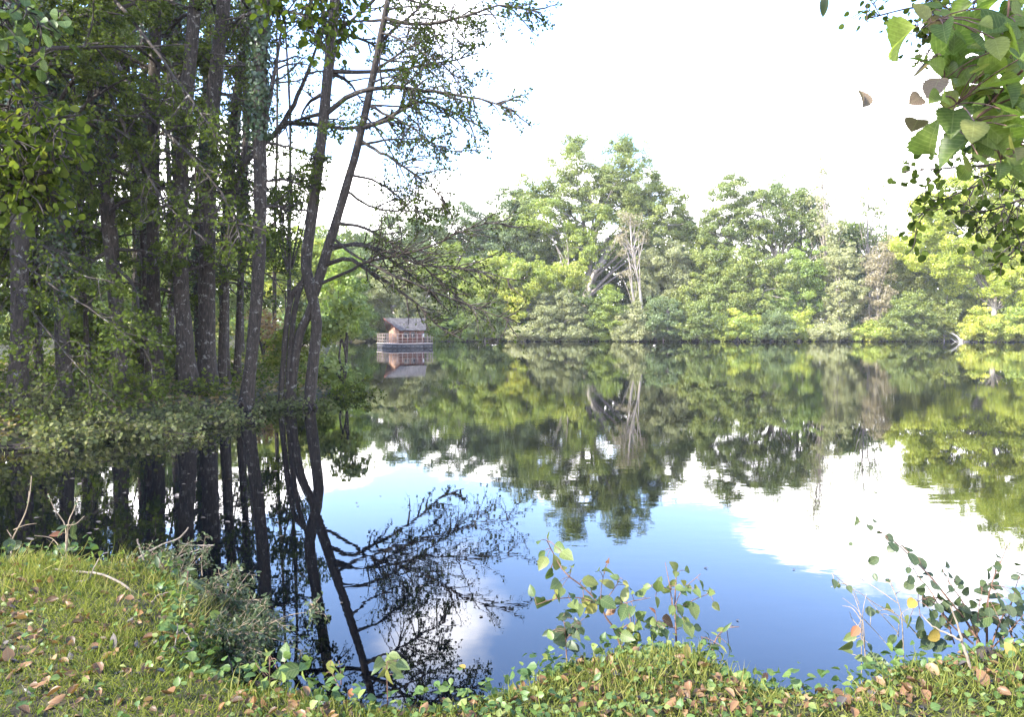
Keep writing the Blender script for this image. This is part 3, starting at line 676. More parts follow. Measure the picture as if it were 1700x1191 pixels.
def spawn(pts, dirs, Ln, c, t0, t1, ang, lf, flat=1.0):
    M, k, _ = pts.shape
    t = np.sort(RNG.uniform(t0, t1, (M, c)), 1)
    f = t * (k - 1); i = np.clip(f.astype(int), 0, k - 2); u = (f - i)[..., None]
    r = np.arange(M)[:, None]
    P0 = pts[r, i] * (1 - u) + pts[r, i + 1] * u; D0 = dirs[r, i]
    q = rdir(M * c).reshape(M, c, 3); q[..., 2] *= flat
    q = nrm(q - D0 * np.sum(q * D0, -1, keepdims=True))
    a = np.radians(ang) * RNG.uniform(.7, 1.3, (M, c, 1))
    dn = nrm(D0 * np.cos(a) + q * np.sin(a))
    ln = Ln[:, None] * lf * RNG.uniform(.6, 1.25, (M, c)) * (1.25 - .75 * t)
    return P0.reshape(-1, 3), dn.reshape(-1, 3), ln.ravel()

def leaf_along(g, pts, dirs, c, size, tint, T=HEXA, t0=.15, droop=.35, spread=.04, keep=1.0, tscale=None):
    M, k, _ = pts.shape
    if M == 0: return
    t = RNG.uniform(t0, 1.0, (M, c)); f = t * (k - 1); i = np.clip(f.astype(int), 0, k - 2); u = (f - i)[..., None]; r = np.arange(M)[:, None]
    p = (pts[r, i] * (1 - u) + pts[r, i + 1] * u).reshape(-1, 3); d = dirs[r, i].reshape(-1, 3)
    if keep < 1: m = RNG.random(len(p)) < keep; p = p[m]; d = d[m]
    n = len(p)
    ax = nrm(d * .5 + rdir(n) * .9 + np.array([0, 0, -droop])); sz = size * RNG.uniform(.6, 1.25, n)
    p = p + ax * (sz * .35)[:, None] + RNG.normal(0, spread, (n, 3))
    nn = nrm(np.array([0, 0, .8]) + .9 * RNG.standard_normal((n, 3)))
    tt = np.clip(tint[0] + (tint[1] - tint[0]) * RNG.beta(1.6, 2.2, n), 0, 1)
    place(g, T, p, ax, nn, sz, tt, luv=T is not HEXA and T is not DIAM)

def branch_system(wood, leaf, pts, dirs, Ln, r0, c2, c3, nl, size, tint, t0=.25, lf2=.42, lf3=.5, droop2=.08, droop3=.1, flat=.6, keep=1.0, T=HEXA, a2=52, a3=48, sides=4, thin=1.0):
    """pts: first-level limbs (already added to wood by the caller) -> twigs and leaves"""
    p, d, l = spawn(pts, dirs, Ln, c2, t0, .98, a2, lf2, flat)
    P2, D2 = grow(p, d, l, 6, .16, droop2)
    tubes(wood, P2, np.linspace(1, .3, 6)[None] * np.clip(np.repeat(r0, c2) * .42, .004, .05)[:, None] * thin, sides)
    p, d, l = spawn(P2, D2, l, c3, .2, 1.0, a3, lf3, flat)
    P3, D3 = grow(p, d, np.maximum(l, .18 * thin), 4, .18, droop3)
    tubes(wood, P3, np.broadcast_to(np.linspace(.006, .003, 4), (len(P3), 4)) * thin, 3)
    leaf_along(leaf, P3, D3, nl, size, tint, T, keep=keep, spread=.04 * thin)
    leaf_along(leaf, P2, D2, max(1, nl // 2), size, tint, T, t0=.4, keep=keep, spread=.04 * thin)

def ivy_leaves(g, pts, rad, n, size, tint=(0, 1), out=.10):
    k = len(pts); f = RNG.uniform(0, k - 1.001, n); i = f.astype(int); u = (f - i)[:, None]
    c = pts[i] * (1 - u) + pts[i + 1] * u; r = rad[i]
    a = RNG.uniform(0, 2 * np.pi, n); q = np.stack([np.cos(a), np.sin(a), RNG.normal(0, .15, n)], -1)
    lump = .5 + .5 * np.sin(c[:, 2] * 3.1 + a * 2) 
    p = c + q * (r + RNG.random(n) ** 1.5 * out * (.4 + lump))[:, None]
    ax = nrm(rdir(n) * .6 + np.array([0, 0, -.8])); nn = nrm(q + .5 * RNG.standard_normal((n, 3)))
    place(g, HEXA, p, ax, nn, size * RNG.uniform(.6, 1.3, n), tint[0] + (tint[1] - tint[0]) * RNG.beta(1.5, 2.5, n), luv=False)

GR = 'alder trees of the left bank'
def gtree(label, D, path, w0, w1, height=16, ivy=None, n=14, zmin=3.0, L=(2.0, 4.0), nl=7, c2=7, c3=5, keep=1.0, size=.086, tint=(.1, .75), limbs=(), name='alder_tree', dlean=0, flare=1.5, group=GR, bias=(0, .55, 0), mat='alder', up=.25, forks=(), rootn=0, forkn=0):
    q = [P(x, y, D + dlean * i / max(1, len(path) - 1)) for i, (x, y) in enumerate(path)]
    base = np.array([q[0][0], q[0][1], H(q[0][0], q[0][1])])
    q[0] = base - [0, 0, .35]
    dz = nrm(q[-1] - q[-2])
    if dz[2] > .2 and q[-1][2] < height: q.append(q[-1] + dz * (height - q[-1][2]) / dz[2] * .5); q.append(q[-1] + (dz + [0, 0, .3]) * (height - q[-1][2]))
    pts = catmull(q, 34)
    zt = np.clip((pts[:, 2] - base[2]) / max(q[len(path) - 1][2] - base[2], 1), 0, 3)
    wr = np.interp(zt, [0, 1, 2.5], [w0, w1, w1 * .3]) * D / FPX / 2 * .74
    wr = wr * (1 + (flare - 1) * np.exp(-np.maximum(pts[:, 2] - base[2], 0) / .5)); wr = np.maximum(wr, .02)
    root = empty(name, base, label, 'tree', group)
    tg = Geo(); tubes(tg, pts, wr, 12, rough=.05)
    for fk in forks:                                                   # further stems from the same stool
        fq, fw0, fw1 = fk; fp = [P(x, y, D) for x, y in fq]
        if fq[0][1] > 560: fp[0][2] = base[2] - .35
        fpts = catmull(fp, 22); fr = np.linspace(fw0, fw1, 22) * D / FPX / 2 * .76
        g = Geo(); tubes(g, fpts, fr, 10, rough=.05); g.build('stem', M['bark'], root, base, smooth=True)
    if rootn:
        for k in range(rootn):
            a = RNG.uniform(-2.6, -.4); d = np.array([math.cos(a), math.sin(a), 0])
            s0 = base + d * wr[1] * .7 + [0, 0, .10]; e1 = s0 + d * RNG.uniform(.3, .7); e1[2] = RNG.uniform(.12, .3); e2 = e1 + d * .2 + RNG.normal(0, .12, 3); e2[2] = -.15
            g = Geo(); tubes(g, catmull([s0, e1, e2], 8), np.linspace(.05, .018, 8), 5); g.build('root', M['twig'], root, base, smooth=True)
    wd = tg; lf = Geo()
    if forkn:
        fp = catmull([P(x, y, D) for x, y in forks[0][0]] + [P(690, -260, D)], 40); k_ = RNG.integers(12, 40, forkn)
        p0 = fp[k_]; d0 = nrm(np.stack([RNG.uniform(.1, 1.2, forkn), RNG.normal(0, .7, forkn), RNG.normal(.12, .22, forkn)], -1)); Ln = RNG.uniform(1.6, 3.9, forkn)
        P1, D1 = grow(p0, d0, Ln, 9, .09, .03); tubes(wd, P1, .035 * np.linspace(1, .15, 9)[None] * np.ones((forkn, 1)), 5)
        branch_system(wd, lf, P1, D1, Ln, np.full(forkn, .03), 9, 6, 7, size, tint, keep=.8)
    zs = pts[:, 2] - base[2]
    if n:
        zz = RNG.uniform(zmin, max(zs.max() * .97, zmin + 1), n); i = np.clip(np.searchsorted(zs, zz), 1, len(pts) - 1)
        p0 = pts[i]; a = RNG.uniform(0, 2 * np.pi, n); d0 = nrm(np.stack([np.cos(a), np.sin(a), np.full(n, up) + RNG.normal(0, .2, n)], -1) + np.array(bias))
        Ln = RNG.uniform(*L, n) * np.clip(1.25 - zz / (height * 1.3), .35, 1)
        r0 = np.minimum(wr[i] * .45, .07)
        P1, D1 = grow(p0, d0, Ln, 9, .10, .06)
        tubes(wd, P1, r0[:, None] * np.linspace(1, .18, 9)[None], 6)
        branch_system(wd, lf, P1, D1, Ln, r0, c2, c3, nl, size, tint, keep=keep)
    for lb in limbs:                                                    # limbs drawn one by one
        path_, lw, dd, o = lb
        pp = [P(x, y, D + dd * k / (len(path_) - 1)) for k, (x, y) in enumerate(path_)]
        P1 = catmull(pp, 16)[None]; P1 = P1 + RNG.normal(0, .012, P1.shape); D1 = nrm(np.gradient(P1, axis=1)); ln = np.linalg.norm(np.diff(P1[0], axis=0), axis=1).sum()
        r = lw * D / FPX / 2
        tubes(wd, P1, (r * np.linspace(1, .22, 16))[None], 7)
        op = dict(c2=int(ln * 3) + 4, c3=6, nl=6, size=size, tint=tint, t0=.3, lf2=min(.42, 1.6 / ln), keep=.8); op.update(o)
        branch_system(wd, lf, P1, D1, np.array([ln]), np.array([r]), **op)
    tg.build('trunk', M['bark'], root, base, smooth=True)
    if lf.n: lf.build('crown', M[mat], root, base)
    if ivy:
        y0, y1, cnt, out = ivy
        z0 = P(path[0][0], y0, D)[2]; z1 = P(path[0][0], y1, D)[2]; z0, z1 = min(z0, z1), max(z0, z1)
        sel = (pts[:, 2] >= z0) & (pts[:, 2] <= z1)
        g = Geo(); ivy_leaves(g, pts[sel], wr[sel], cnt, .11, out=out); g.build('ivy', M['ivy'], root, base)
    return root

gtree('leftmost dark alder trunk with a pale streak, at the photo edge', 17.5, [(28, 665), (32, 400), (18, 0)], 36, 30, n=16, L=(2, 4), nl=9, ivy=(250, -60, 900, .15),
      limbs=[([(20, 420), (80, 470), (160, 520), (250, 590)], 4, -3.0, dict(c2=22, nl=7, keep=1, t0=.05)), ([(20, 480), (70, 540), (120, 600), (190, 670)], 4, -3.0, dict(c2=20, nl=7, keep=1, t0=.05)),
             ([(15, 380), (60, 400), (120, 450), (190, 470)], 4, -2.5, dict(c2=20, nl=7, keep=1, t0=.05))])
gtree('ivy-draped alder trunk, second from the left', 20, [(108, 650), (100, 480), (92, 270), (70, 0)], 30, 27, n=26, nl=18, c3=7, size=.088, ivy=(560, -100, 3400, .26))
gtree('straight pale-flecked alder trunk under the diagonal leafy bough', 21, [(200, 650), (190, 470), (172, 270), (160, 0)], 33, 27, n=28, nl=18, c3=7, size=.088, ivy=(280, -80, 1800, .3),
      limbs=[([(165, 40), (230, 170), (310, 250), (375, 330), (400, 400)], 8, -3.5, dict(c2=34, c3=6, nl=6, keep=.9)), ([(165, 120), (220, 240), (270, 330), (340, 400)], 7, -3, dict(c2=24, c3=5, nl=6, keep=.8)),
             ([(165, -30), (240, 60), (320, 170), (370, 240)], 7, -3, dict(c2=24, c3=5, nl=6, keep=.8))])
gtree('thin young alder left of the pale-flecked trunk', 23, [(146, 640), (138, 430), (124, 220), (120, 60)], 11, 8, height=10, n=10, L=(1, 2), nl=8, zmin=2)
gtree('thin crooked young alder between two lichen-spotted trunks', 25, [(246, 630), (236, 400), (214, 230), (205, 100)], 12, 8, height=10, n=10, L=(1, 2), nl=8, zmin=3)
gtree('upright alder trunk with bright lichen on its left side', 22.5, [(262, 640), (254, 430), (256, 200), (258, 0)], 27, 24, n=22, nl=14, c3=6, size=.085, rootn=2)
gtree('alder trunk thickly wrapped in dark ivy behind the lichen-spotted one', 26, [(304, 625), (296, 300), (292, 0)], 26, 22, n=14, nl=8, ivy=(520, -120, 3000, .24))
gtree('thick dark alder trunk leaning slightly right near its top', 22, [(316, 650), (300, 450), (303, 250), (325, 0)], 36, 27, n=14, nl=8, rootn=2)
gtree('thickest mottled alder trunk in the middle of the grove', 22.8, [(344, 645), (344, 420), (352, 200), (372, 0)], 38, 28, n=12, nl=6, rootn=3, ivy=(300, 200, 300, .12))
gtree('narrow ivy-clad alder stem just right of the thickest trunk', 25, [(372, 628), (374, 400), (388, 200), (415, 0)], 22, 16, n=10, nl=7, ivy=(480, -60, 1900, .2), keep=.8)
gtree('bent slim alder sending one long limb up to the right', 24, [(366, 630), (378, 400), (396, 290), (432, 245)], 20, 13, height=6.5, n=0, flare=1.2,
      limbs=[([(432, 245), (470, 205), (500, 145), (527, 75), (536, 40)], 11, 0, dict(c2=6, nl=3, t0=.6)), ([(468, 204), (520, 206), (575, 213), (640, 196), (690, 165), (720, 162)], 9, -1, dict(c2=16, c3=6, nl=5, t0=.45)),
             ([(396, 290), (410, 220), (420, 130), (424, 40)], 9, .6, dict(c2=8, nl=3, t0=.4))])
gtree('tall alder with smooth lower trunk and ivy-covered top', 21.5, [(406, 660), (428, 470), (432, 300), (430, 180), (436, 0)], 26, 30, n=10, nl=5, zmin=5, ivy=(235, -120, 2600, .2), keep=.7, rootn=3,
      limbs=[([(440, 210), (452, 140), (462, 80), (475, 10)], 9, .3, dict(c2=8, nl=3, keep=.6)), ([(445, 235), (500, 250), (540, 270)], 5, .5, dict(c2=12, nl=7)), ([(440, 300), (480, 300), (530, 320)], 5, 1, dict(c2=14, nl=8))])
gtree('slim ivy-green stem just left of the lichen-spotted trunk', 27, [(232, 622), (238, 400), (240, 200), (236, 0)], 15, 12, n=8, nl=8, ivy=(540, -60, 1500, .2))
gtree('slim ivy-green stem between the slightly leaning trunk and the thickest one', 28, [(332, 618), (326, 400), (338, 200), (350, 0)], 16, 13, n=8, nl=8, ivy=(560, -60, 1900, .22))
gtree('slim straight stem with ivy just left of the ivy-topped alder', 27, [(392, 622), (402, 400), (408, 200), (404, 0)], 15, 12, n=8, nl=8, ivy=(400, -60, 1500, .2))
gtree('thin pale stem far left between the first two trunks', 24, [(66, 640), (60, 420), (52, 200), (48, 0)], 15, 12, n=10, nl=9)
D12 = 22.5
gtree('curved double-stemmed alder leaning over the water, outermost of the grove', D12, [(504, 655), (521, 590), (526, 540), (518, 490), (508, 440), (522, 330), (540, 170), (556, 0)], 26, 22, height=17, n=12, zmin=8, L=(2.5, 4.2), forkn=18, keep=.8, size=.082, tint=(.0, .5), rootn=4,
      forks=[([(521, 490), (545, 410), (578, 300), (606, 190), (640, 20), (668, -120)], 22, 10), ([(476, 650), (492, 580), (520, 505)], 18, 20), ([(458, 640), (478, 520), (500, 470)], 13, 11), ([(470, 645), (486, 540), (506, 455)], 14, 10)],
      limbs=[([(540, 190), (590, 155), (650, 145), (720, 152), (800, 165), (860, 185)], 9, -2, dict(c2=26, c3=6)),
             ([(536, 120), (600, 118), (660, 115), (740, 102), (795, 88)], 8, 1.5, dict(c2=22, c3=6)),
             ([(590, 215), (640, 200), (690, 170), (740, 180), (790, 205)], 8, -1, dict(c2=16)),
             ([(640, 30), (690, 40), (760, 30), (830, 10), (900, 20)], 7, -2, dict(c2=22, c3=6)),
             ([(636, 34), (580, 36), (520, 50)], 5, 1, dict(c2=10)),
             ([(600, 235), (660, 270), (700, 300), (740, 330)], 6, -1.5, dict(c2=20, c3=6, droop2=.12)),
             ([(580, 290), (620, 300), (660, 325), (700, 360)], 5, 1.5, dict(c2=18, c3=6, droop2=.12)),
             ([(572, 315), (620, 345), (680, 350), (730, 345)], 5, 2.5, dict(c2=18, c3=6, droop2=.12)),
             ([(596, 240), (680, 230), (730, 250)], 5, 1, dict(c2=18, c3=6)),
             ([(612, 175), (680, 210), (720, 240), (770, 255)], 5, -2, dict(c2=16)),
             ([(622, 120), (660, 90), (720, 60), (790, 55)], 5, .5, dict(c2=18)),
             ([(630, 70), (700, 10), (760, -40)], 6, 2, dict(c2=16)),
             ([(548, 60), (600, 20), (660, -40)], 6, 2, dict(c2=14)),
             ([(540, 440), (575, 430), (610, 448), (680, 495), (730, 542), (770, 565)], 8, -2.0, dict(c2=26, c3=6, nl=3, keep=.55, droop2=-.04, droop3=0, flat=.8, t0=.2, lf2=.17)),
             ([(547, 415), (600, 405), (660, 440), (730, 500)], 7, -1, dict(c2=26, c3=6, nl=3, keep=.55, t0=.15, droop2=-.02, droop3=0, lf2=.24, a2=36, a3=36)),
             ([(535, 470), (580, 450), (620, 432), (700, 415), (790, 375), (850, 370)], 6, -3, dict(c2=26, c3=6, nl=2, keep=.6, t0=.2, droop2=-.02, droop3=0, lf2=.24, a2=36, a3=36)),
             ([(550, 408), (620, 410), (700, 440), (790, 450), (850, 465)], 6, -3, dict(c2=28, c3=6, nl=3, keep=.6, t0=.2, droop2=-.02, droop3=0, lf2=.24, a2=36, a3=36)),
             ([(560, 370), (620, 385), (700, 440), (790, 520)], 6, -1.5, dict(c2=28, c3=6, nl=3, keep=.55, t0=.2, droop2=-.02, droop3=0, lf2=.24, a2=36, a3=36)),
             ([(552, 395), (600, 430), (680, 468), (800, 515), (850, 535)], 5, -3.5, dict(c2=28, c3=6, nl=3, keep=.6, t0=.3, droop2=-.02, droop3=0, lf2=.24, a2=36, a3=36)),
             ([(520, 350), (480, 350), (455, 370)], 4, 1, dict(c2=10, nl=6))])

# wood further back on the left bank
WB = 'trees of the wood behind the grove'
def wtree(label, D, x, w, lobes, mat='alder', tint=(.1, .8), dens=.75, leaf=.17, clump=(.5, 1.2), ivy=None):
    base = P(x, 560, D); base[2] = H(base[0], base[1])
    return ftree('woodland_tree', label, 'tree', D, lobes, mat, [(x, 560), (x + RNG.uniform(-6, 6), 400), (x + RNG.uniform(-10, 10), 200), (x + RNG.uniform(-14, 14), 20)], tw=w * D / FPX / 2, leaf=leaf, dens=dens, clump=clump, tint=tint, group=WB, bark='bark', limbs=16)
wtree('tall tree in deep shade behind the leftmost trunks', 31, 60, 14, [(-10, 340, 60, 60), (90, 320, 50, 60), (20, 60, 90, 110), (60, 200, 80, 80), (-40, 250, 80, 100)])
wtree('tall dense tree filling the gap behind the ivy-draped trunk', 34, 132, 14, [(160, 380, 44, 44), (180, -60, 80, 70), (60, 110, 60, 60), (130, 40, 80, 90), (110, 180, 70, 80), (140, 290, 50, 50)])
wtree('slender tree behind the straight pale-flecked trunk', 38, 222, 13, [(225, 340, 40, 46), (190, 80, 60, 60), (250, 230, 40, 40), (225, 30, 70, 80), (225, 150, 50, 60), (205, 270, 40, 46)], dens=.75)
wtree('leafy young tree deep in the wood between second and third trunks', 29, 150, 8, [(150, 300, 46, 50), (120, 370, 40, 40), (175, 220, 36, 40)], dens=.8)
wtree('broad-crowned tree furthest left in the wood behind', 37, -20, 14, [(-30, 120, 90, 90), (-20, 420, 60, 60), (40, 400, 50, 50), (0, 20, 80, 80)], dens=.9)
wtree('slender tree behind the two central trunks of the grove', 40, 282, 12, [(300, 20, 60, 70), (290, 130, 46, 50), (330, 220, 30, 40)], dens=.5)
wtree('distant tree showing between the bent limb and ivy-covered trunk', 44, 400, 10, [(395, 40, 50, 60), (400, 240, 26, 40), (405, 330, 26, 40)], dens=.45)
wtree('tree with drooping leaves right of the smooth-trunked alder', 36, 478, 8, [(480, 330, 34, 34), (500, 290, 28, 30), (470, 375, 24, 26)], dens=.6, tint=(.0, .5))
wtree('bushy dark tree behind the curved double-stemmed alder', 48, 455, 8, [(460, 420, 40, 34), (425, 400, 30, 34)], dens=.8, tint=(.0, .6), leaf=.2)
WS = 'sunlit shrubs beyond the grove'
def wshrub(label, D, lobes, mat='wood_lit', tint=(.1, .8), dens=.9, leaf=.2):
    return ftree('shrub', label, 'shrub', D, lobes, mat, None, tw=.08, leaf=leaf, dens=dens, clump=(.4, .9), tint=tint, group=WS, bark='bark', limbs=8)
wshrub('tall shaded green shrub at the far left behind the trunks', 30, [(10, 470, 60, 80), (60, 520, 50, 60)], 'alder', (.3, 1))
wshrub('yellowish sunlit shrub behind the ivy-draped trunk', 46, [(130, 410, 60, 46), (110, 470, 50, 50), (160, 500, 44, 50)], tint=(.1, .8))
wshrub('sunlit shrub between the pale-flecked and lichen-spotted trunks', 50, [(225, 430, 44, 50), (230, 500, 40, 44)], tint=(.1, .9))
wshrub('green sunlit shrub behind the ivy-wrapped trunk', 44, [(290, 450, 40, 50), (280, 520, 36, 34)], tint=(.0, .6))
wshrub('pale sunlit shrub just beyond the thickest trunk', 54, [(370, 430, 36, 44), (390, 490, 36, 50), (345, 520, 30, 30)], tint=(.1, .9))
wshrub('bright yellow-green tree crown far behind the smooth trunk', 74, [(420, 400, 30, 40), (450, 450, 40, 40), (500, 430, 36, 50), (540, 440, 30, 40)], 'yellow', (.1, .8), leaf=.24)
wshrub('orange-brown autumn shrub between the two rightmost trunk groups', 36, [(450, 560, 14, 40), (440, 515, 16, 30)], 'orange', (0, .7), dens=.55)
wshrub('low green shrub on the bank behind the curved alder', 33, [(500, 560, 36, 36), (470, 590, 30, 24)], 'alder', (.3, 1))
wshrub('leafy shrub leaning over the water right of the curved alder', 30, [(560, 545, 34, 36), (552, 600, 20, 26), (575, 500, 22, 30)], 'green', (.1, .8))
wshrub('yellow-green shrub on the bank further along toward the cabin', 62, [(560, 500, 36, 46), (580, 450, 30, 36), (545, 540, 26, 26)], 'bright', (.0, .6))
wshrub('dark shrub under the pale-flecked trunk at mid bank', 27, [(150, 560, 40, 40), (210, 590, 34, 30)], 'alder', (.2, .9))
wshrub('shaded low shrub under the lichen-spotted trunks', 28, [(285, 590, 36, 26), (330, 600, 30, 22)], 'alder', (.3, 1), dens=.6)

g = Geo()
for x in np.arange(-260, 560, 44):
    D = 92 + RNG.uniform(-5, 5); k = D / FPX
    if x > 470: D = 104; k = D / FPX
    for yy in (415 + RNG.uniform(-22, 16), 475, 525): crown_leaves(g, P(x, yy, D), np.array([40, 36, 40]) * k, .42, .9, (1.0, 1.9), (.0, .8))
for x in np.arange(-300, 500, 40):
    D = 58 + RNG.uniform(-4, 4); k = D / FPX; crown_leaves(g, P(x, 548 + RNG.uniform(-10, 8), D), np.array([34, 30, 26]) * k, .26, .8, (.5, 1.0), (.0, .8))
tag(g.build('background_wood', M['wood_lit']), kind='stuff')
# shrubs with arching stems along the dark bank
BS = 'shrubs overhanging the dark bank'
def arch_shrub(label, x, y, D, n, Ln, az, leaf=.085, mat='bank', tint=(0, .8), nl=7, c2=9, keep=1, droop=.10, el=.5, name='bank_shrub', wood='twig', group=BS, T=ROUND, c3=3, spread=.25, off=0):
    b = P(x, y, D); b[2] = max(H(b[0], b[1]), .05)
    root = empty(name, b, label, 'shrub', group); wd = Geo(); lf = Geo()
    p0 = b + np.stack([RNG.normal(0, spread, n), RNG.normal(0, spread, n), np.full(n, -.06)], -1)
    a = np.radians(RNG.uniform(az[0], az[1], n)); d0 = nrm(np.stack([np.sin(a), np.cos(a), RNG.uniform(el * .4, el * 1.8, n)], -1))
    ln = RNG.uniform(.6, 1.2, n) * Ln
    P1, D1 = grow(p0, d0, ln, 9, .07, droop); P1[..., 2] = np.maximum(P1[..., 2], .06)
    th_ = min(1, Ln / 1.2); tubes(wd, P1, np.linspace(.016, .004, 9)[None] * np.ones((n, 1)) * th_, 5)
    branch_system(wd, lf, P1, D1, ln, np.full(n, .012), c2, c3, nl, leaf, tint, t0=.12, lf2=.3, thin=th_, keep=keep, T=T, flat=.5)
    wd.build('stem', M[wood], root, b, smooth=True); lf.build('foliage', M[mat], root, b)
    return root
arch_shrub('shrub with dull round leaves trailing to the water at far left', 30, 705, 14.9, 14, 1.5, (40, 170), nl=6, el=.5)
arch_shrub('dense shrub with dull round leaves below the ivy-draped trunk', 130, 690, 16.2, 15, 1.6, (40, 170), nl=6, el=.5)
arch_shrub('shrub with long low bough reaching right over dark water', 215, 680, 17.4, 14, 2.3, (70, 140), nl=6, el=.3)
arch_shrub('bushy pale-leaved shrub below the lichen-spotted trunk', 270, 665, 18.8, 13, 1.4, (40, 180), nl=6, el=.5)
arch_shrub('thin shrub with sparse leaves at the foot of thickest trunk', 345, 655, 20, 10, 1.4, (60, 200), nl=5, keep=.7, el=.3)
arch_shrub('twiggy shrub between the smooth trunk and the curved alder', 440, 655, 22.5, 10, 1.4, (60, 200), nl=5, el=.3, tint=(0, .5))
arch_shrub('leafy shrub at the root of the curved double-stemmed alder', 545, 640, 26.2, 10, 1.2, (40, 170), nl=5, el=.35, mat='alder', tint=(.3, 1))
arch_shrub('loose arching shrub with fresh leaves in front of pale-flecked trunk', 185, 640, 19, 7, 1.3, (30, 200), nl=5, mat='alder', tint=(.3, 1), el=1.0, keep=.7)
arch_shrub('loose dull-leaved shrub at the left edge under leafy boughs', 50, 650, 16.5, 8, 1.5, (30, 200), nl=5, mat='bank', tint=(0, .5), el=1.0, keep=.7)
arch_shrub('fresh green shrub among the middle trunks', 300, 640, 21.5, 6, 1.2, (30, 200), nl=5, mat='alder', tint=(.4, 1), el=1.0, keep=.7)
# mixed low plants under the grove
g = Geo(); n = 40000
x = RNG.uniform(-26, -5.8, n); y = RNG.uniform(13, 60, n); sd = shore_dist(x, y); m = (sd > .05) & (RNG.random(n) < np.clip(40 / (y * 1.3), .2, 1)); x = x[m]; y = y[m]
z = gh(x, y) + RNG.random(len(x)) ** 2.5 * .55 * (1 + .5 * wob(x, y, 1.3, .2))
place(g, HEXA, np.stack([x, y, z], -1), rdir(len(x), .5), nrm(np.array([0, 0, 1]) + .6 * RNG.standard_normal((len(x), 3))), RNG.uniform(.07, .16, len(x)), RNG.beta(2, 2, len(x)), luv=False)
tag(g.build('undergrowth', M['alder']), kind='stuff')

# the wood goes on along the left bank, out of the frame, and shades the grove
for lab, x, y, hh, rr in (('broad tree on the left bank beyond the photo edge, nearest the water', -17.0, 16.0, 8.5, 3.6), ('broad tree on the left bank behind the nearest one', -21.0, 15.4, 9.0, 4.0), ('leafy tree further left along the channel bank', -26.5, 15.0, 8.5, 4.0),
                          ('tall tree set back from the channel bank', -20.0, 21.0, 10.5, 4.2), ('second tall tree set back from the channel', -26.0, 22.5, 10, 4.4), ('young bushy tree at the channel bend', -15.6, 18.4, 5.5, 2.6)):
    b_ = np.array([x, y, H(x, y)]); r_ = empty('shade_tree', b_, lab, 'tree', 'trees further along the left bank')
    tg = Geo(); tp = catmull([b_ - [0, 0, .3], b_ + [.2, 0, hh * .5], b_ + [0, .2, hh]], 10); tubes(tg, tp, np.linspace(.28, .08, 10), 8, rough=.05); tg.build('trunk', M['bark'], r_, b_, smooth=True)
    g = Geo()
    crown_leaves(g, b_ + [0, 0, hh], np.array([rr, rr, hh * .42]), .26, .8, (.6, 1.3), (.1, .7), back=1, fill=.4); crown_leaves(g, b_ + [0, 0, hh * .45], np.array([rr * .8, rr * .8, hh * .35]), .26, .7, (.5, 1.1), (.1, .7), back=1, fill=.4)
    g.build('crown', M['alder'], r_, b_)

# ------------------------------------------------------------------ the near bank
def scatter_ground(n, x0, x1, y0, y1, sdmin, dens):
    x = RNG.uniform(x0, x1, n); y = RNG.uniform(y0, y1, n); sd = shore_dist(x, y) + .05 * wob(x, y, 3.1, .4)
    m = (sd > sdmin) & (RNG.random(n) < dens(x, y, sd)); x = x[m]; y = y[m]
    return x, y, gh(x, y), sd[m]
def patch(x, y, s, ph): return .5 + .33 * wob(x, y, s, ph)
# grass
g = Geo()
x, y, z, sd = scatter_ground(250000, -5.6, 5.0, 2.2, 6.4, .0, lambda x, y, sd: np.where(x < -1.0, .66, .62) * np.clip(.35 + 1.0 * patch(x, y, 2.6, .7), .1, 1))
n = len(x); hgt = RNG.uniform(.03, .085, n) * (.65 + .8 * np.clip(patch(x, y, 3.3, 2.1), 0, 1))
d = nrm(np.stack([RNG.normal(0, .8, n), RNG.normal(0, .8, n), np.full(n, 1.0)], -1))
tt = np.clip(RNG.beta(2, 2.6, n) + .22 * (patch(x, y, 1.1, 3.3) - .5), 0, 1)
place(g, BLADE, np.stack([x, y, z - .005], -1), d, rdir(n, .2), hgt, tt, wid=RNG.uniform(.06, .11, n) * .07 / hgt, luv=False)
# tall tufts by the edge
for px, py, m_ in ((880, 1090, 60), (1000, 1065, 70), (1215, 1100, 50), (1450, 1075, 70), (1500, 1050, 80), (1560, 1060, 60), (1400, 1130, 40), (60, 940, 60), (210, 945, 60), (330, 960, 80), (860, 1110, 40), (1090, 1075, 50), (650, 1145, 40), (1690, 1040, 40), (360, 1060, 120), (350, 1120, 100)) + tuple((RNG.uniform(430, 1700), RNG.uniform(1085, 1180), 26) for _ in range(70)) + tuple((RNG.uniform(0, 420), RNG.uniform(945, 1000), 22) for _ in range(16)):
    q = gpt(px, py); p = q + np.stack([RNG.normal(0, .09, m_), RNG.normal(0, .07, m_), np.zeros(m_)], -1); p[:, 2] = gh(p[:, 0], p[:, 1])
    p = p[shore_dist(p[:, 0], p[:, 1]) > .03]; m_ = len(p)
    h_ = RNG.uniform(.06, .17, m_)
    place(g, BLADE, p, nrm(np.stack([RNG.normal(0, .4, m_), RNG.normal(0, .4, m_), np.ones(m_)], -1)), rdir(m_, .2), h_, np.clip(RNG.beta(2, 2, m_), 0, 1), wid=.006 / h_, luv=False)
ex = np.array([(20, 935), (110, 932), (200, 938), (290, 948), (345, 975), (385, 1020), (405, 1065), (412, 1110), (370, 1090), (330, 1030), (300, 1000)], float)
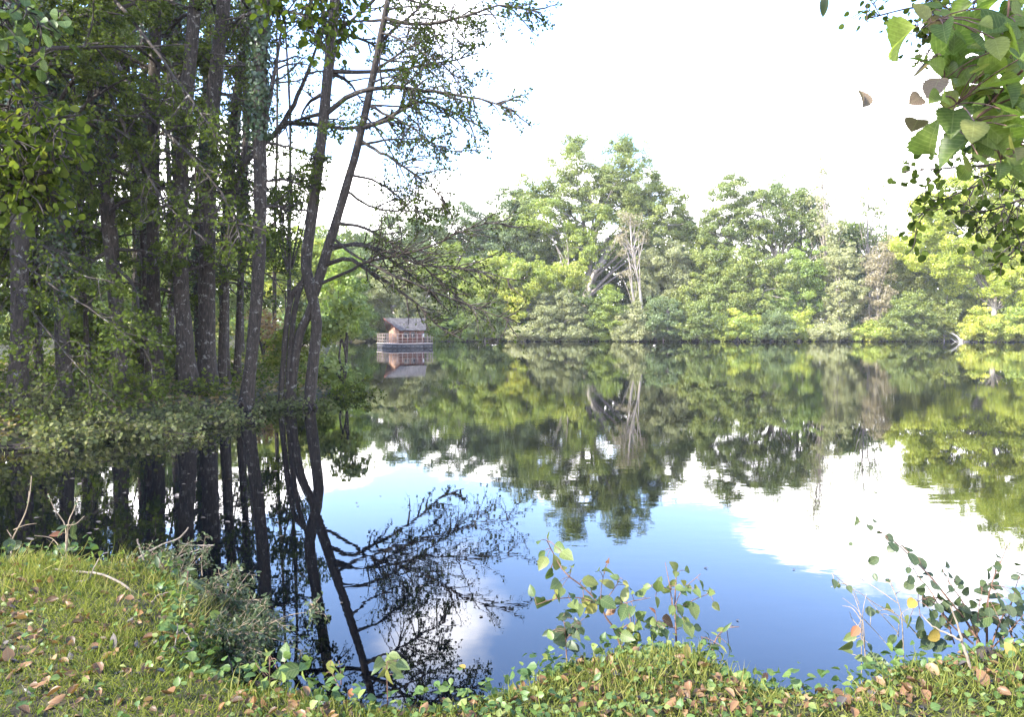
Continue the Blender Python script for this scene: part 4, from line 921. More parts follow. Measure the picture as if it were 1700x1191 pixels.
for k in range(150):
    c_ = ex[RNG.integers(len(ex))] + RNG.normal(0, 14, 2); q = gpt(c_[0], c_[1]); m_ = 9
    p = q + np.stack([RNG.normal(0, .03, m_), RNG.normal(0, .03, m_), np.zeros(m_)], -1); p = p[shore_dist(p[:, 0], p[:, 1]) > .0]; m_ = len(p)
    if not m_ or q[1] > 6.6: continue
    p[:, 2] = gh(p[:, 0], p[:, 1]) - .01; h_ = RNG.uniform(.10, .30, m_)
    place(g, BLADE, p, nrm(np.stack([RNG.normal(.25, .7, m_), RNG.normal(.1, .7, m_), np.full(m_, .8)], -1)), rdir(m_, .2), h_, np.clip(RNG.normal(.75, .25, m_), 0, 1), wid=.0045 / h_, luv=False)
tag(g.build('grass', M['grass']), kind='stuff')
# low broad-leaved ground cover
g = Geo()
x, y, z, sd = scatter_ground(60000, -5.4, 5.0, 2.2, 6.4, .0, lambda x, y, sd: np.where(x < -1.3, .10, .36) * np.clip(.2 + 1.1 * patch(x, y, 2.2, 4.1) + np.where(sd < .3, .35, 0), .05, 1))
n = len(x)
place(g, OVATE, np.stack([x, y, z + RNG.uniform(.005, .075, n)], -1), rdir(n, .5), nrm(np.array([0, -.1, 1]) + .45 * RNG.standard_normal((n, 3))), RNG.uniform(.018, .05, n), RNG.beta(1.8, 2.0, n), wid=RNG.uniform(.8, 1.25, n))
x, y, z, sd = scatter_ground(34000, -5.4, 5.0, 2.8, 6.4, -.12, lambda x, y, sd: (sd < .42) * np.clip(1.3 * patch(x, y, 3.4, 1.7), .1, 1))
n = len(x)
place(g, OVATE, np.stack([x, y, np.maximum(z, .05) + RNG.random(n) ** 1.7 * .24 * np.clip(patch(x, y, 4.2, .3) + .2, .1, 1)], -1), nrm(rdir(n, .5) + np.array([0, .5, -.1])), nrm(np.array([0, .1, 1]) + .6 * RNG.standard_normal((n, 3))), RNG.uniform(.03, .065, n), RNG.beta(1.8, 2.4, n), wid=RNG.uniform(.8, 1.2, n))
tag(g.build('ground_cover', M['cover']), kind='stuff')
# leaf litter nobody could count
g = Geo()
x, y, z, sd = scatter_ground(34000, -5.4, 5.0, 2.2, 6.2, .03, lambda x, y, sd: np.where(x < -1.2, .2, .5) * np.clip(2.2 * (patch(x, y, 2.7, 5.5) - .22), .04, 1))
n = len(x); h_ = n // 2
for T_, sl_ in ((CURLED, slice(0, h_)), (CURLED2, slice(h_, n))):
    k = len(x[sl_]); place(g, T_, np.stack([x[sl_], y[sl_], z[sl_] + RNG.uniform(.0, .045, k)], -1), rdir(k, .35), nrm(np.array([0, 0, 1]) + .55 * RNG.standard_normal((k, 3))), RNG.uniform(.022, .07, k), RNG.beta(1.4, 1.4, k), wid=RNG.uniform(.7, 1.1, k))
tag(g.build('leaf_litter', M['litter']), kind='stuff')

# fallen leaves one can tell apart
def one_leaf(name, q, size, mat, T, d=None, n_=None, tint=.5, label=None, cat='leaf', group=None, wid=1.0, stalk=True):
    g = Geo(); d = rdir(1, .15)[0] if d is None else nrm(np.array(d, float)); n_ = nrm(np.array([0, 0, 1.0]) + .3 * RNG.standard_normal(3)) if n_ is None else n_
    place(g, T, (q - d * size / 2)[None], d[None], n_[None], size, tint, wid=wid)
    if stalk: tubes(g, catmull([q - d * size * .5, q - d * size * .7 + [0, 0, .005], q - d * size * .85], 4), np.full(4, .0014), 4)
    return tag(g.build(name, M[mat], base=q), label, cat, group)
SPOT = []
for i in range(62): SPOT.append((RNG.uniform(0, 400), RNG.uniform(965, 1188), 0))
for i in range(70): SPOT.append((RNG.uniform(420, 1690), RNG.uniform(1125, 1188), 1))
for px, py in ((560, 1150), (640, 1160), (1060, 1130), (985, 1120), (1170, 1120), (1390, 1110), (1470, 1120), (1600, 1120), (1610, 1075), (1640, 1140), (900, 1130), (1120, 1140), (1530, 1150)): SPOT.append((px, py, 1))
for px, py, reg in SPOT:
    q = gpt(px, py)
    if shore_dist(q[:1], q[1:2])[0] < .04 or q[1] > 7: continue
    q = q + [0, 0, RNG.uniform(.02, .045)]
    grey = RNG.random() < .22; T_ = CURLED if RNG.random() < .6 else CURLED2
    o_ = one_leaf('fallen_leaf', q, RNG.uniform(.042, .082), 'litter_grey' if grey else 'litter', T_, tint=RNG.random(), wid=RNG.uniform(.75, 1.1))
    o_.location = q
    if reg == 0: tag(o_, 'dull grey curled fallen leaf on the grass at lower left' if grey else 'curled brown fallen leaf on the grass at lower left', 'leaf', 'grey leaves on the lower left grass' if grey else 'brown leaves on the lower left grass')
    else: tag(o_, 'grey curled fallen leaf among low plants along the bottom edge' if grey else 'curled brown fallen leaf among low plants along the bottom edge', 'leaf', 'grey leaves along the bottom bank' if grey else 'brown leaves along the bottom bank')
for px, py, sz, mt, lab in ((1675, 1100, .085, 'leaf_yellow', 'clear yellow fallen leaf beside the right-hand shrub'), (1140, 1103, .085, 'leaf_yellow', 'pale yellow fan-shaped leaf under the middle saplings'), (583, 1168, .06, 'leaf_rust', 'rust-red fallen leaf at the bottom, left of the bank notch'),
                            (14, 1108, .08, 'litter', 'light tan upright leaf at the very left edge of the grass'), (190, 1085, .085, 'litter_grey', 'biggest dark grey leaf on the grass at lower left'), (1630, 1148, .09, 'litter', 'long pale tan leaf at bottom right'), (1270, 1140, .06, 'leaf_rust', 'rust-red leaf at the rim of the water notch')):
    q = gpt(px, py) + [0, 0, .07]; o_ = one_leaf('fallen_leaf', q, sz, mt, FLAT, d=(RNG.normal(0, .4), .3, .8), n_=nrm(np.array([RNG.normal(0, .3), -.8, .5])), tint=.7, label=lab); o_.location = q
for i, (px, py) in enumerate(((768, 1110), (518, 1006), (160, 880), (305, 806), (415, 790), (62, 862), (420, 1020), (270, 775), (360, 740), (120, 800), (460, 870)) + tuple((RNG.uniform(30, 480), RNG.uniform(735, 930)) for _ in range(26)) + tuple((RNG.uniform(560, 1500), RNG.uniform(800, 1070)) for _ in range(16))):
    q = gpt(px, py)
    if q[2] > .01: continue
    q[2] = .006
    o_ = one_leaf('floating_leaf', q, RNG.uniform(.06, .09) * (1 if i < 37 else .5), 'leaf_yellow' if i == 0 else 'leaf_rust' if i == 1 else 'litter_grey', FLAT, n_=np.array([0, 0, 1.]), tint=RNG.random(), stalk=False)
    o_.location = q
    if i >= 37: tag(o_, 'tiny dark leaf floating on the open blue water', 'leaf', 'tiny leaves on the open water'); continue
    tag(o_, 'pale oval leaf floating near the bottom notch' if i == 0 else 'orange leaf floating on the reflection of the leaning trunk' if i == 1 else 'small pale leaf floating on the dark water below the grove', 'leaf', None if i < 2 else 'leaves floating on the dark water')

# saplings and stalks at the edge, leaf by leaf
def sapling(name, label, cat, D, stems, leaves, mat='sap', wood='twig_brown', size=22, T=OVATE, jit=.10, group=None, ground=True, fill=0):
    b = P(*stems[0][0][0], D)
    if ground: b[2] = max(H(b[0], b[1]), .02)
    root = empty(name, b, label, cat, group); wd = Geo(); SP_ = []
    for path, w0, w1 in stems:
        q = [P(x, y, D + RNG.normal(0, .04)) for x, y in path]
        if path is stems[0][0] and ground: q[0] = b - [0, 0, .05]
        p = catmull(q, 14); tubes(wd, p, np.linspace(w0, w1, 14) * D / FPX / 2 * .85, 6); SP_.append(p)
    allp = np.concatenate(SP_); sets = {}; leaves = list(leaves)
    for k in range(fill):
        st_ = stems[int(RNG.integers(len(stems)))][0]; t_ = RNG.uniform(.15, .95) * (len(st_) - 1); i_ = int(t_); u_ = t_ - i_; a_ = np.array(st_[i_][:2]) * (1 - u_) + np.array(st_[i_ + 1][:2]) * u_
        leaves.append((a_[0] + RNG.normal(0, size * .7), a_[1] + RNG.normal(0, size * .6), size * RNG.uniform(.5, .85)))
    for lf in leaves:
        x, y = lf[0], lf[1]; s = (lf[2] if len(lf) > 2 and lf[2] else size) * RNG.uniform(1.0, 1.32); mt = lf[3] if len(lf) > 3 else mat
        c = P(x, y, D + RNG.normal(0, jit)); k = np.argmin(np.linalg.norm(allp - c, axis=1)); a = allp[k]
        sz = s * D / FPX; d = nrm(c - a + 1e-4)
        if np.linalg.norm(c - a) < sz * .4: d = nrm(np.array([RNG.normal(), RNG.normal() * .4, RNG.normal() * .6]))
        d = nrm(d + np.array([0, 0, -.25]) + RNG.normal(0, .15, 3))
        n_ = nrm(np.array([RNG.normal(0, .45), -.85, .6]) + .3 * RNG.standard_normal(3))
        bs = c - d * sz * .5
        tubes(wd, catmull([a, (a + bs) / 2 + [0, 0, .008], bs], 4), np.full(4, .0011 + .0002 * D), 4)
        g = sets.setdefault(mt, Geo()); place(g, T, bs[None], d[None], n_[None], sz, np.clip(RNG.beta(2, 2.4), 0, 1), wid=RNG.uniform(.7, 1.05))
    wd.build('stem', M[wood], root, b, smooth=True)
    for mt, g in sets.items():
        o_ = g.build('foliage', M[mat if mt == mat else mt], root, b)
        if mt != mat: o_['label'] = 'withered leaves of another colour'
    return root
def Z3(l, sx=.2947, ox=820, oy=840): return [((a[0] * sx + ox), (a[1] * sx + oy)) + tuple(a[2:]) for a in l]
sapling('alder_sapling', 'leafy alder sapling leaning left over the water, middle of the near bank', 'sapling', 4.45,
    [(Z3([(760, 800), (690, 720), (640, 650), (600, 560), (480, 440), (400, 380), (340, 280), (300, 200)]), 5, 2), (Z3([(600, 560), (480, 520), (330, 530), (240, 560)]), 2.5, 1.5), (Z3([(660, 600), (740, 550), (880, 520)]), 2.5, 1.2), (Z3([(600, 560), (610, 430), (645, 310)]), 2, 1), (Z3([(640, 520), (690, 450), (710, 410)]), 2, 1), (Z3([(700, 720), (760, 670), (850, 700)]), 2.5, 1)],
    Z3([(310, 180, 24), (252, 205, 14), (370, 240, 22), (410, 280, 26), (350, 320, 24), (275, 325, 24), (440, 340, 17), (310, 378, 18), (395, 350, 14), (425, 370, 18), (350, 445, 26), (380, 485, 20), (490, 460, 21), (360, 512, 24), (440, 508, 20), (270, 545, 36), (330, 525, 18), (545, 430, 24), (560, 450, 16), (560, 500, 24), (515, 550, 22), (430, 590, 28), (545, 585, 22, 'sap'), (485, 590, 20), (450, 558, 20), (640, 440, 26), (655, 375, 20), (642, 312, 16, 'leaf_rust'), (700, 420, 22), (645, 550, 24), (655, 600, 20, 'litter'), (740, 495, 24), (830, 485, 28), (700, 540, 18), (735, 600, 28, 'sap'), (770, 600, 22), (825, 620, 20), (540, 540, 26), (575, 555, 22), (770, 690, 14, 'leaf_yellow'), (810, 680, 26), (710, 720, 24), (750, 740, 22), (700, 760, 24), (765, 810, 36), (720, 680, 16)]), size=22, fill=26)
sapling('alder_sapling', 'upright alder sapling with red-brown stem, right of the leaning sapling', 'sapling', 4.4,
    [(Z3([(1035, 830), (1025, 700), (1020, 590), (1022, 480), (1028, 380)]), 5, 2), (Z3([(1005, 560), (990, 450), (965, 320)]), 2.5, 1.2), (Z3([(1022, 560), (1060, 480), (1165, 385)]), 2, 1), (Z3([(1030, 590), (1130, 530), (1230, 490)]), 2.2, 1), (Z3([(1000, 470), (940, 460), (890, 460)]), 1.6, 1), (Z3([(1030, 700), (930, 650), (880, 690)]), 2, 1)],
    Z3([(1015, 340, 22), (970, 480, 20), (1005, 440, 14), (985, 470, 18), (1070, 435, 14), (1145, 490, 20), (1200, 480, 20), (1225, 490, 14), (1100, 555, 26), (1130, 595, 22), (1050, 590, 20), (1000, 585, 16), (1085, 660, 20), (1040, 655, 20), (1005, 540, 16), (925, 460, 20), (880, 650, 22), (920, 690, 22), (950, 680, 20, 'sap'), (985, 655, 24, 'litter'), (1135, 460, 14), (895, 590, 12, 'leaf_rust'), (1020, 620, 18), (1100, 700, 22), (1150, 690, 18), (905, 720, 26), (960, 720, 22)]), size=20, fill=24)
sapling('alder_sapling', 'short dark-leaved sapling left of the leaning sapling', 'sapling', 4.25,
    [(Z3([(420, 850), (405, 770), (400, 690), (390, 640)]), 3.5, 1.5), (Z3([(405, 760), (450, 700), (480, 660)]), 2, 1)],
    Z3([(365, 625, 20), (385, 640, 18), (380, 700, 22), (465, 670, 18), (465, 705, 20), (330, 730, 24), (375, 765, 22), (430, 715, 20), (350, 745, 22), (460, 800, 24), (440, 790, 20), (395, 735, 20), (300, 720, 16), (420, 680, 16)]), mat='sap_dull', size=20, fill=14)
sapling('pale_weed', 'pale-leaved arching weed at the right end of the middle saplings', 'plant', 4.3,
    [(Z3([(1200, 890), (1235, 800), (1265, 730), (1320, 690), (1380, 684)]), 4, 1.5), (Z3([(1235, 800), (1180, 760), (1165, 740)]), 2, 1)],
    Z3([(1200, 715, 14), (1240, 720, 16), (1270, 700, 18), (1310, 690, 18), (1350, 685, 16), (1180, 770, 18), (1200, 790, 20), (1250, 790, 20), (1290, 800, 20), (1180, 830, 24), (1230, 840, 24), (1290, 850, 22), (1330, 840, 18), (1270, 760, 18), (1210, 760, 18), (1160, 800, 20), (1330, 800, 16), (1310, 890, 22)]), mat='sap', size=20, T=LANCE)
sapling('broad_plant', 'bright green plant with rounded leaves between the two middle saplings', 'plant', 4.2,
    [(Z3([(900, 960), (890, 900), (880, 840)]), 4, 2), (Z3([(890, 900), (950, 860), (1000, 840)]), 2, 1)],
    Z3([(850, 840, 26), (890, 830, 26), (870, 870, 26), (930, 890, 24), (960, 920, 24), (910, 930, 26), (830, 890, 22), (1000, 800, 24), (970, 790, 24), (1080, 880, 34, 'sap'), (940, 800, 26), (880, 800, 24), (1020, 840, 24), (850, 920, 22)]), mat='cover', size=24)
def Z4(l): return Z3(l, .2947, 1250, 840)
sapling('waterside_shrub', 'shrub with dark and yellow round leaves at the lower right, over the water', 'shrub', 4.5,
    [(Z4([(1330, 850), (1318, 700), (1320, 560), (1350, 420), (1400, 310), (1432, 225)]), 6, 1.2), (Z4([(1300, 820), (1200, 650), (1110, 540), (1000, 400), (920, 320), (850, 250), (770, 185), (690, 130), (600, 92)]), 5, 1), (Z4([(1240, 780), (1090, 640), (1000, 480), (930, 400), (890, 320)]), 4, 1), (Z4([(1290, 800), (1190, 560), (1100, 430), (1070, 360)]), 4, 1), (Z4([(1340, 800), (1400, 640), (1480, 520), (1560, 480)]), 4, 1.2), (Z4([(1350, 800), (1450, 700), (1540, 600)]), 3.5, 1.2), (Z4([(1135, 780), (1080, 620), (1010, 520), (930, 540)]), 3, 1), (Z4([(1260, 790), (1270, 600), (1290, 480)]), 3, 1), (Z4([(1470, 780), (1440, 640), (1500, 400), (1530, 380)]), 3, 1)],
    Z4([(585, 88, 20), (715, 155, 12), (770, 183, 14), (790, 232, 22), (865, 243, 20), (680, 310, 20), (900, 300, 18), (950, 325, 18), (985, 388, 18), (1105, 385, 18), (1065, 368, 10), (1160, 430, 16), (1380, 320, 12), (1375, 350, 14), (1335, 355, 14), (1325, 390, 14), (1370, 400, 14), (1295, 437, 14), (1310, 460, 12), (1385, 465, 12), (945, 458, 18), (1025, 452, 22), (1045, 500, 26), (1200, 483, 18), (1080, 535, 24), (895, 550, 20, 'leaf_yellow'), (1155, 537, 20), (1240, 555, 18), (1365, 515, 24), (1290, 488, 22), (960, 535, 18), (1000, 530, 16), (1030, 590, 18), (1085, 585, 22), (1100, 570, 20), (1200, 590, 28), (1225, 615, 24), (1130, 635, 24), (1340, 565, 24, 'sap'), (1290, 645, 26, 'sap'), (1380, 590, 22), (1420, 625, 20), (1490, 600, 20), (1495, 560, 20), (1490, 500, 22), (1510, 388, 14), (1500, 540, 20), (1470, 520, 18), (1030, 670, 18), (1020, 730, 22, 'leaf_yellow'), (1000, 615, 20, 'sap'), (935, 665, 22), (880, 660, 20, 'sap'), (1240, 710, 22, 'leaf_yellow'), (1380, 730, 18), (1400, 665, 22), (980, 775, 24), (1050, 790, 26), (1440, 650, 20), (1410, 700, 22), (1340, 640, 20), (1180, 620, 22), (1220, 580, 22), (1370, 560, 18), (1310, 700, 18), (1180, 740, 22), (1440, 590, 20), (1520, 640, 20), (1460, 700, 18)]), mat='sap_dull', size=20, T=ROUND, fill=70)
sapling('dry_weed', 'straw-coloured dry weed stems left of the lower right shrub', 'plant', 4.35,
    [(Z4([(620, 920), (612, 780), (608, 650), (590, 560), (545, 470), (445, 380)]), 2.6, .9), (Z4([(632, 900), (625, 700), (600, 600), (505, 520)]), 2.2, .9), (Z4([(640, 900), (618, 700), (622, 580), (640, 500)]), 2, .9), (Z4([(612, 650), (560, 580), (505, 565)]), 1.8, .8), (Z4([(610, 700), (560, 640), (545, 600)]), 1.6, .8), (Z4([(625, 640), (700, 720), (760, 790)]), 1.8, .9), (Z4([(600, 560), (560, 470), (500, 440), (440, 460)]), 1.6, .8)],
    Z4([(545, 745, 20, 'sap'), (525, 795, 22, 'sap'), (530, 820, 18, 'sap'), (600, 780, 14, 'sap'), (660, 800, 14), (655, 830, 16), (575, 710, 16, 'leaf_rust'), (690, 880, 32, 'sap'), (640, 880, 22, 'sap'), (460, 440, 14), (480, 450, 14), (660, 592, 20), (545, 470, 14), (600, 860, 18, 'sap')]), mat='sap_dull', wood='twig_pale', size=16)
sapling('dry_weed', 'tall straw-coloured forked weed just in front of the lower right shrub', 'plant', 4.5,
    [(Z4([(875, 800), (840, 650), (815, 540), (780, 440), (745, 340), (775, 265)]), 2.8, 1), (Z4([(940, 745), (830, 630), (700, 560), (600, 490), (540, 455)]), 2.8, 1), (Z4([(820, 720), (720, 610), (640, 520)]), 2, 1), (Z4([(815, 550), (700, 470), (620, 420), (560, 385)]), 2, .8), (Z4([(820, 740), (830, 620), (900, 570)]), 1.6, .8), (Z4([(800, 500), (830, 480), (850, 450)]), 1.6, .8), (Z4([(780, 440), (690, 400), (600, 270)]), 1.5, .7)],
    Z4([(770, 580, 22, 'sap'), (800, 640, 20, 'sap'), (870, 655, 22, 'sap'), (740, 575, 14), (760, 420, 12), (690, 405, 12), (550, 215, 10), (700, 600, 10), (780, 760, 20, 'sap'), (820, 790, 24, 'sap'), (950, 720, 18)]), mat='sap_dull', wood='twig_pale', size=14)
def stick(name, label, cat, D, paths, mat='stick', ground=True):
    b = gpt(*paths[0][0][0]) if ground else P(*paths[0][0][0], D)
    if ground: D = b[1]
    root = empty(name, b, label, cat)
    for i, (path, w0, w1, dd) in enumerate(paths):
        g = Geo(); q = [P(x, y, D + dd * k / max(1, len(path) - 1)) for k, (x, y) in enumerate(path)]
        for a in q: a[2] = max(a[2], H(a[0], a[1]) + .015)
        if i == 0 and ground: q[0] = b
        p = catmull(q, 16) + RNG.normal(0, .002, (16, 3)); tubes(g, p, np.linspace(w0, w1, 16) * D / FPX / 2, 7, rough=.08)
        g.build('limb' if i == 0 else 'fork', M[mat], root, b, smooth=True)
    return root
stick('bare_stick', 'bleached forked stick standing upright in the bank at lower right', 'stick', 4, [(Z4([(1240, 955), (1200, 840), (1178, 760), (1160, 690), (1110, 565)]), 6, 2.5, .05), (Z4([(1176, 768), (1120, 735), (1060, 705), (1000, 670), (950, 615)]), 4, 1.5, .15)])
def Z1(l): return Z3(l, .3788, 0, 740)
stick('fallen_branch', 'long pale broken branch lying along the grassy edge at lower left', 'branch', 5, [(Z1([(590, 650), (540, 610), (460, 570), (400, 558), (330, 572), (230, 550)]), 4, 4.5, .25), (Z1([(330, 605), (385, 590), (402, 552), (435, 495)]), 3, 1.5, .1)])
stick('fallen_branch', 'forked pale branch jutting out over the dark water from the grassy edge', 'branch', 5, [(Z1([(560, 527), (630, 480), (700, 440), (780, 410), (825, 360)]), 4.5, 2.2, .35), (Z1([(780, 412), (805, 432), (890, 440), (935, 438)]), 2.5, 3, .1), (Z1([(640, 550), (700, 528), (760, 515), (800, 482), (930, 440)]), 4, 1.5, .3), (Z1([(640, 545), (625, 490), (600, 410)]), 3.5, 2.5, .05), (Z1([(760, 517), (860, 555), (900, 570)]), 2, 1.5, .1)])
stick('fallen_branch', 'crooked white stick hanging over the bank edge at lower left', 'branch', 5, [(Z1([(845, 968), (790, 915), (765, 888), (740, 892)]), 3.5, 3, -.05), (Z1([(765, 888), (775, 830), (778, 780)]), 2.5, 1.5, .1), (Z1([(790, 912), (845, 898), (830, 850), (800, 800)]), 3, 2, .1)])
stick('fallen_branch', 'curved grey twig half hidden in grass at lower left', 'branch', 5, [(Z1([(660, 690), (700, 655), (760, 645), (800, 655)]), 3, 1.5, .1)])
stick('fallen_branch', 'small straight pale stick in grass near the bottom left', 'branch', 4, [(Z1([(500, 1005), (545, 1012), (580, 1030)]), 3.5, 2.5, .0)])
stick('fallen_branch', 'thin dark twig leaning from the bramble toward the water', 'branch', 5, [(Z1([(890, 625), (960, 580), (1035, 540), (1055, 590)]), 2, 1.5, .2), (Z1([(870, 690), (960, 650), (1070, 625)]), 1.8, 1.2, .2)], mat='twig_pale')
sapling('weed', 'drooping weed with two dry flower stalks at the left grass edge', 'plant', 5.8,
    [(Z1([(290, 540), (290, 450), (285, 350), (240, 280), (210, 215)]), 3, 1.5), (Z1([(295, 450), (300, 340), (320, 290), (342, 235)]), 2.5, 1.5), (Z1([(290, 350), (330, 345), (370, 310)]), 2, 1), (Z1([(280, 480), (230, 410), (150, 395)]), 2, 1)],
    Z1([(270, 380, 22), (320, 370, 24), (300, 420, 24), (285, 450, 26), (310, 470, 24), (240, 470, 22), (200, 480, 20), (250, 510, 24), (300, 500, 24), (330, 400, 18), (210, 510, 22), (320, 520, 22), (180, 490, 16), (345, 240, 7), (335, 255, 7), (212, 222, 7), (218, 240, 6), (245, 390, 16, 'leaf_rust'), (270, 360, 16)]), mat='sap_dull', wood='twig_pale', T=LEAFY, size=26)
sapling('weed', 'weed with one tall dry stalk at the far left of the grass edge', 'plant', 5.8,
    [(Z1([(55, 530), (50, 430), (75, 370), (110, 300), (130, 220), (138, 135)]), 3, 1.5), (Z1([(60, 370), (110, 350), (160, 342)]), 2, 1), (Z1([(50, 400), (30, 370)]), 2, 1)],
    Z1([(50, 415, 18), (40, 440, 20), (65, 440, 20), (50, 480, 22), (35, 500, 20), (70, 500, 20), (55, 540, 22), (135, 150, 7), (128, 170, 6), (132, 200, 6), (120, 250, 6), (80, 510, 14, 'litter'), (30, 460, 16)]), mat='sap_dull', wood='twig_pale', size=20)
sapling('weed', 'spiky grey-green weed on the bank edge between branch and bramble', 'plant', 5.1,
    [(Z1([(820, 660), (822, 600), (825, 540)]), 3, 1.5), (Z1([(720, 540), (700, 500), (710, 460)]), 2.5, 1)],
    Z1([(820, 540, 18), (800, 560, 20), (850, 560, 20), (835, 590, 20), (790, 600, 20), (860, 610, 20), (830, 630, 22), (770, 590, 18), (880, 600, 16), (700, 470, 18), (720, 480, 18), (690, 510, 20), (735, 510, 18), (650, 500, 16), (670, 520, 18)]), mat='sap_dull', T=LEAFY, size=24)
arch_shrub('tangled dull-leaved bramble mound spilling over the bank into the dark water', 350, 1050, 4.75, 34, .42, (-40, 170), leaf=.034, mat='sap_dull', tint=(0, 1), nl=5, c2=8, c3=3, droop=.09, el=.55, name='bramble', wood='twig_pale', group='', T=LEAFY[0], spread=.13)
arch_shrub('second bramble clump with dry stems, higher up the same bank edge', 325, 1000, 5.1, 28, .40, (-60, 170), leaf=.034, mat='sap_dull', tint=(.1, 1), nl=5, c2=8, c3=3, droop=.08, el=.7, name='bramble', wood='twig_pale', group='', T=LEAFY[0], spread=.13)
arch_shrub('dry twiggy weed tangle on the grass edge beside the forked pale branch', 270, 962, 5.6, 20, .30, (-120, 120), leaf=.028, mat='sap_dull', tint=(.2, 1), nl=4, c2=6, c3=3, droop=.05, el=1.3, name='weed', wood='twig_pale', group='', T=LEAFY[0], spread=.12)
arch_shrub('low leafy weeds at the rim below the bramble mound', 392, 1120, 4.25, 18, .24, (-60, 150), leaf=.03, mat='sap', tint=(0, .6), nl=4, c2=6, c3=2, droop=.06, el=1.0, name='weed', wood='twig_brown', group='', T=LEAFY[0], spread=.1)
def Z2(l): return Z3(l, .3788, 400, 740)
sapling('broad_plant', 'young plant with large soft green leaves in the notch of the near bank', 'plant', 3.95,
    [(Z2([(125, 1150), (125, 1020), (130, 940)]), 4, 2), (Z2([(128, 1040), (90, 990), (70, 965)]), 2.5, 1.5), (Z2([(130, 1030), (170, 1010), (200, 985)]), 2.5, 1.5), (Z2([(128, 1120), (160, 1100)]), 2, 1.5)],
    Z2([(130, 905, 34), (190, 905, 30), (195, 995, 38), (65, 965, 30), (150, 1095, 28), (85, 1035, 18), (110, 920, 30), (155, 950, 26), (45, 970, 20)]), mat='sap', size=34)
sapling('broad_plant', 'small plant with rounded leaves at the water edge below the leaning trunk reflection', 'plant', 3.95,
    [(Z2([(650, 1080), (640, 1000), (640, 940)]), 3.5, 2), (Z2([(430, 1060), (400, 1000), (390, 970)]), 3, 1.5), (Z2([(440, 1050), (436, 990), (430, 945)]), 2.5, 1.5)],
    Z2([(605, 955, 20), (640, 930, 20), (670, 925, 20), (710, 965, 20), (590, 990, 18), (640, 970, 22), (680, 980, 20), (660, 950, 20), (620, 1000, 18), (690, 1010, 18), (395, 975, 20), (430, 960, 24), (450, 985, 18), (370, 1000, 18), (410, 1010, 16), (650, 1020, 22)]), mat='sap', size=20)
# a rotten stump under the lower right shrub
g = Geo(); q = gpt(1640, 1102); p = np.array([q - [0, 0, .1], q + [0, 0, .03], q + [.0, .01, .075]]); tubes(g, catmull(p, 6), np.linspace(.065, .045, 6), 10, rough=.12)
a_ = np.arange(10) / 10 * 2 * np.pi; top_ = q + np.array([0, .01, .073]) + np.stack([np.cos(a_), np.sin(a_), 0 * a_], -1) * .045; g.add(np.vstack([top_, (q + [0, .01, .063])[None]]), [[i, (i + 1) % 10, 10] for i in range(10)])
o_ = g.build('stump', M['twig'], base=q); o_.location = q; tag(o_, 'small dark rotten stump at the foot of the lower right shrub', 'stump')

# brown leaves lying under the grove
g = Geo(); n = 26000; x = RNG.uniform(-24, -5.8, n); y = RNG.uniform(13, 44, n); sd = shore_dist(x, y); m_ = (sd > .02) & (RNG.random(n) < np.clip(22 / y, .2, 1)); x = x[m_]; y = y[m_]; n = len(x)
place(g, HEXA, np.stack([x, y, gh(x, y) + RNG.uniform(.01, .05, n)], -1), rdir(n, .3), nrm(np.array([0, 0, 1]) + .5 * RNG.standard_normal((n, 3))), RNG.uniform(.09, .17, n), RNG.beta(1.5, 2, n), luv=False)
tag(g.build('grove_litter', M['litter']), kind='stuff')
# ------------------------------------------------------------------ boughs hanging into the frame from trees beside the viewer
def Z8(l): return Z3(l, .3359, 1300, 0)
hz = [(570, 205, 66), (850, 185, 74), (1000, 275, 60), (990, 50, 50), (1080, 60, 46), (1130, 150, 56), (1150, 290, 52), (1060, 345, 52), (840, 590, 48), (900, 650, 52), (860, 720, 56), (885, 800, 60), (1040, 640, 66), (1130, 500, 66), (1165, 880, 60), (1000, 480, 42), (870, 420, 36), (920, 510, 32), (930, 380, 32), (760, 330, 34), (1090, 130, 40), (1050, 520, 48), (970, 560, 42), (1170, 60, 42), (1000, 730, 36), (720, 700, 48), (1100, 420, 44), (1180, 400, 50), (1140, 600, 50), (960, 640, 40), (820, 340, 30), (900, 450, 30), (1160, 220, 48), (950, 140, 44), (1120, 20, 44), (1060, 230, 36), (1180, 680, 44), (760, 480, 26), (830, 500, 28), (940, 470, 30), (800, 300, 30), (1010, 420, 36), (690, 300, 40), (1090, 580, 40), (980, 360, 34), (1220, 120, 60), (1230, 330, 60), (1240, 560, 60), (1210, 780, 50)]
wz = [(760, 110, 30), (670, 320, 38), (750, 430, 44), (660, 490, 26), (655, 610, 42)]
stems8 = [(Z8([(1300, 150), (1191, 215), (1000, 385), (850, 520), (700, 565)]), 6, 2), (Z8([(1320, 260), (1191, 340), (1050, 480), (900, 630), (760, 665)]), 6, 2), (Z8([(1120, -60), (1105, 100), (1045, 200), (1000, 260)]), 4, 2), (Z8([(1000, 385), (840, 290), (740, 290), (640, 315)]), 4, 2), (Z8([(1000, 385), (870, 380), (800, 390)]), 3, 1.5), (Z8([(1130, -50), (900, 60), (760, 100), (690, 140)]), 4, 1.5), (Z8([(1320, 640), (1150, 760), (1000, 800), (900, 780)]), 4, 1.5), (Z8([(1260, 850), (1180, 880)]), 3, 2)]
for k_ in range(110):
    t_ = RNG.random(); hz.append((1215 - RNG.beta(1.1, 1.6) * 560 * (1 - .35 * t_), 20 + t_ * 840, RNG.uniform(20, 42)))
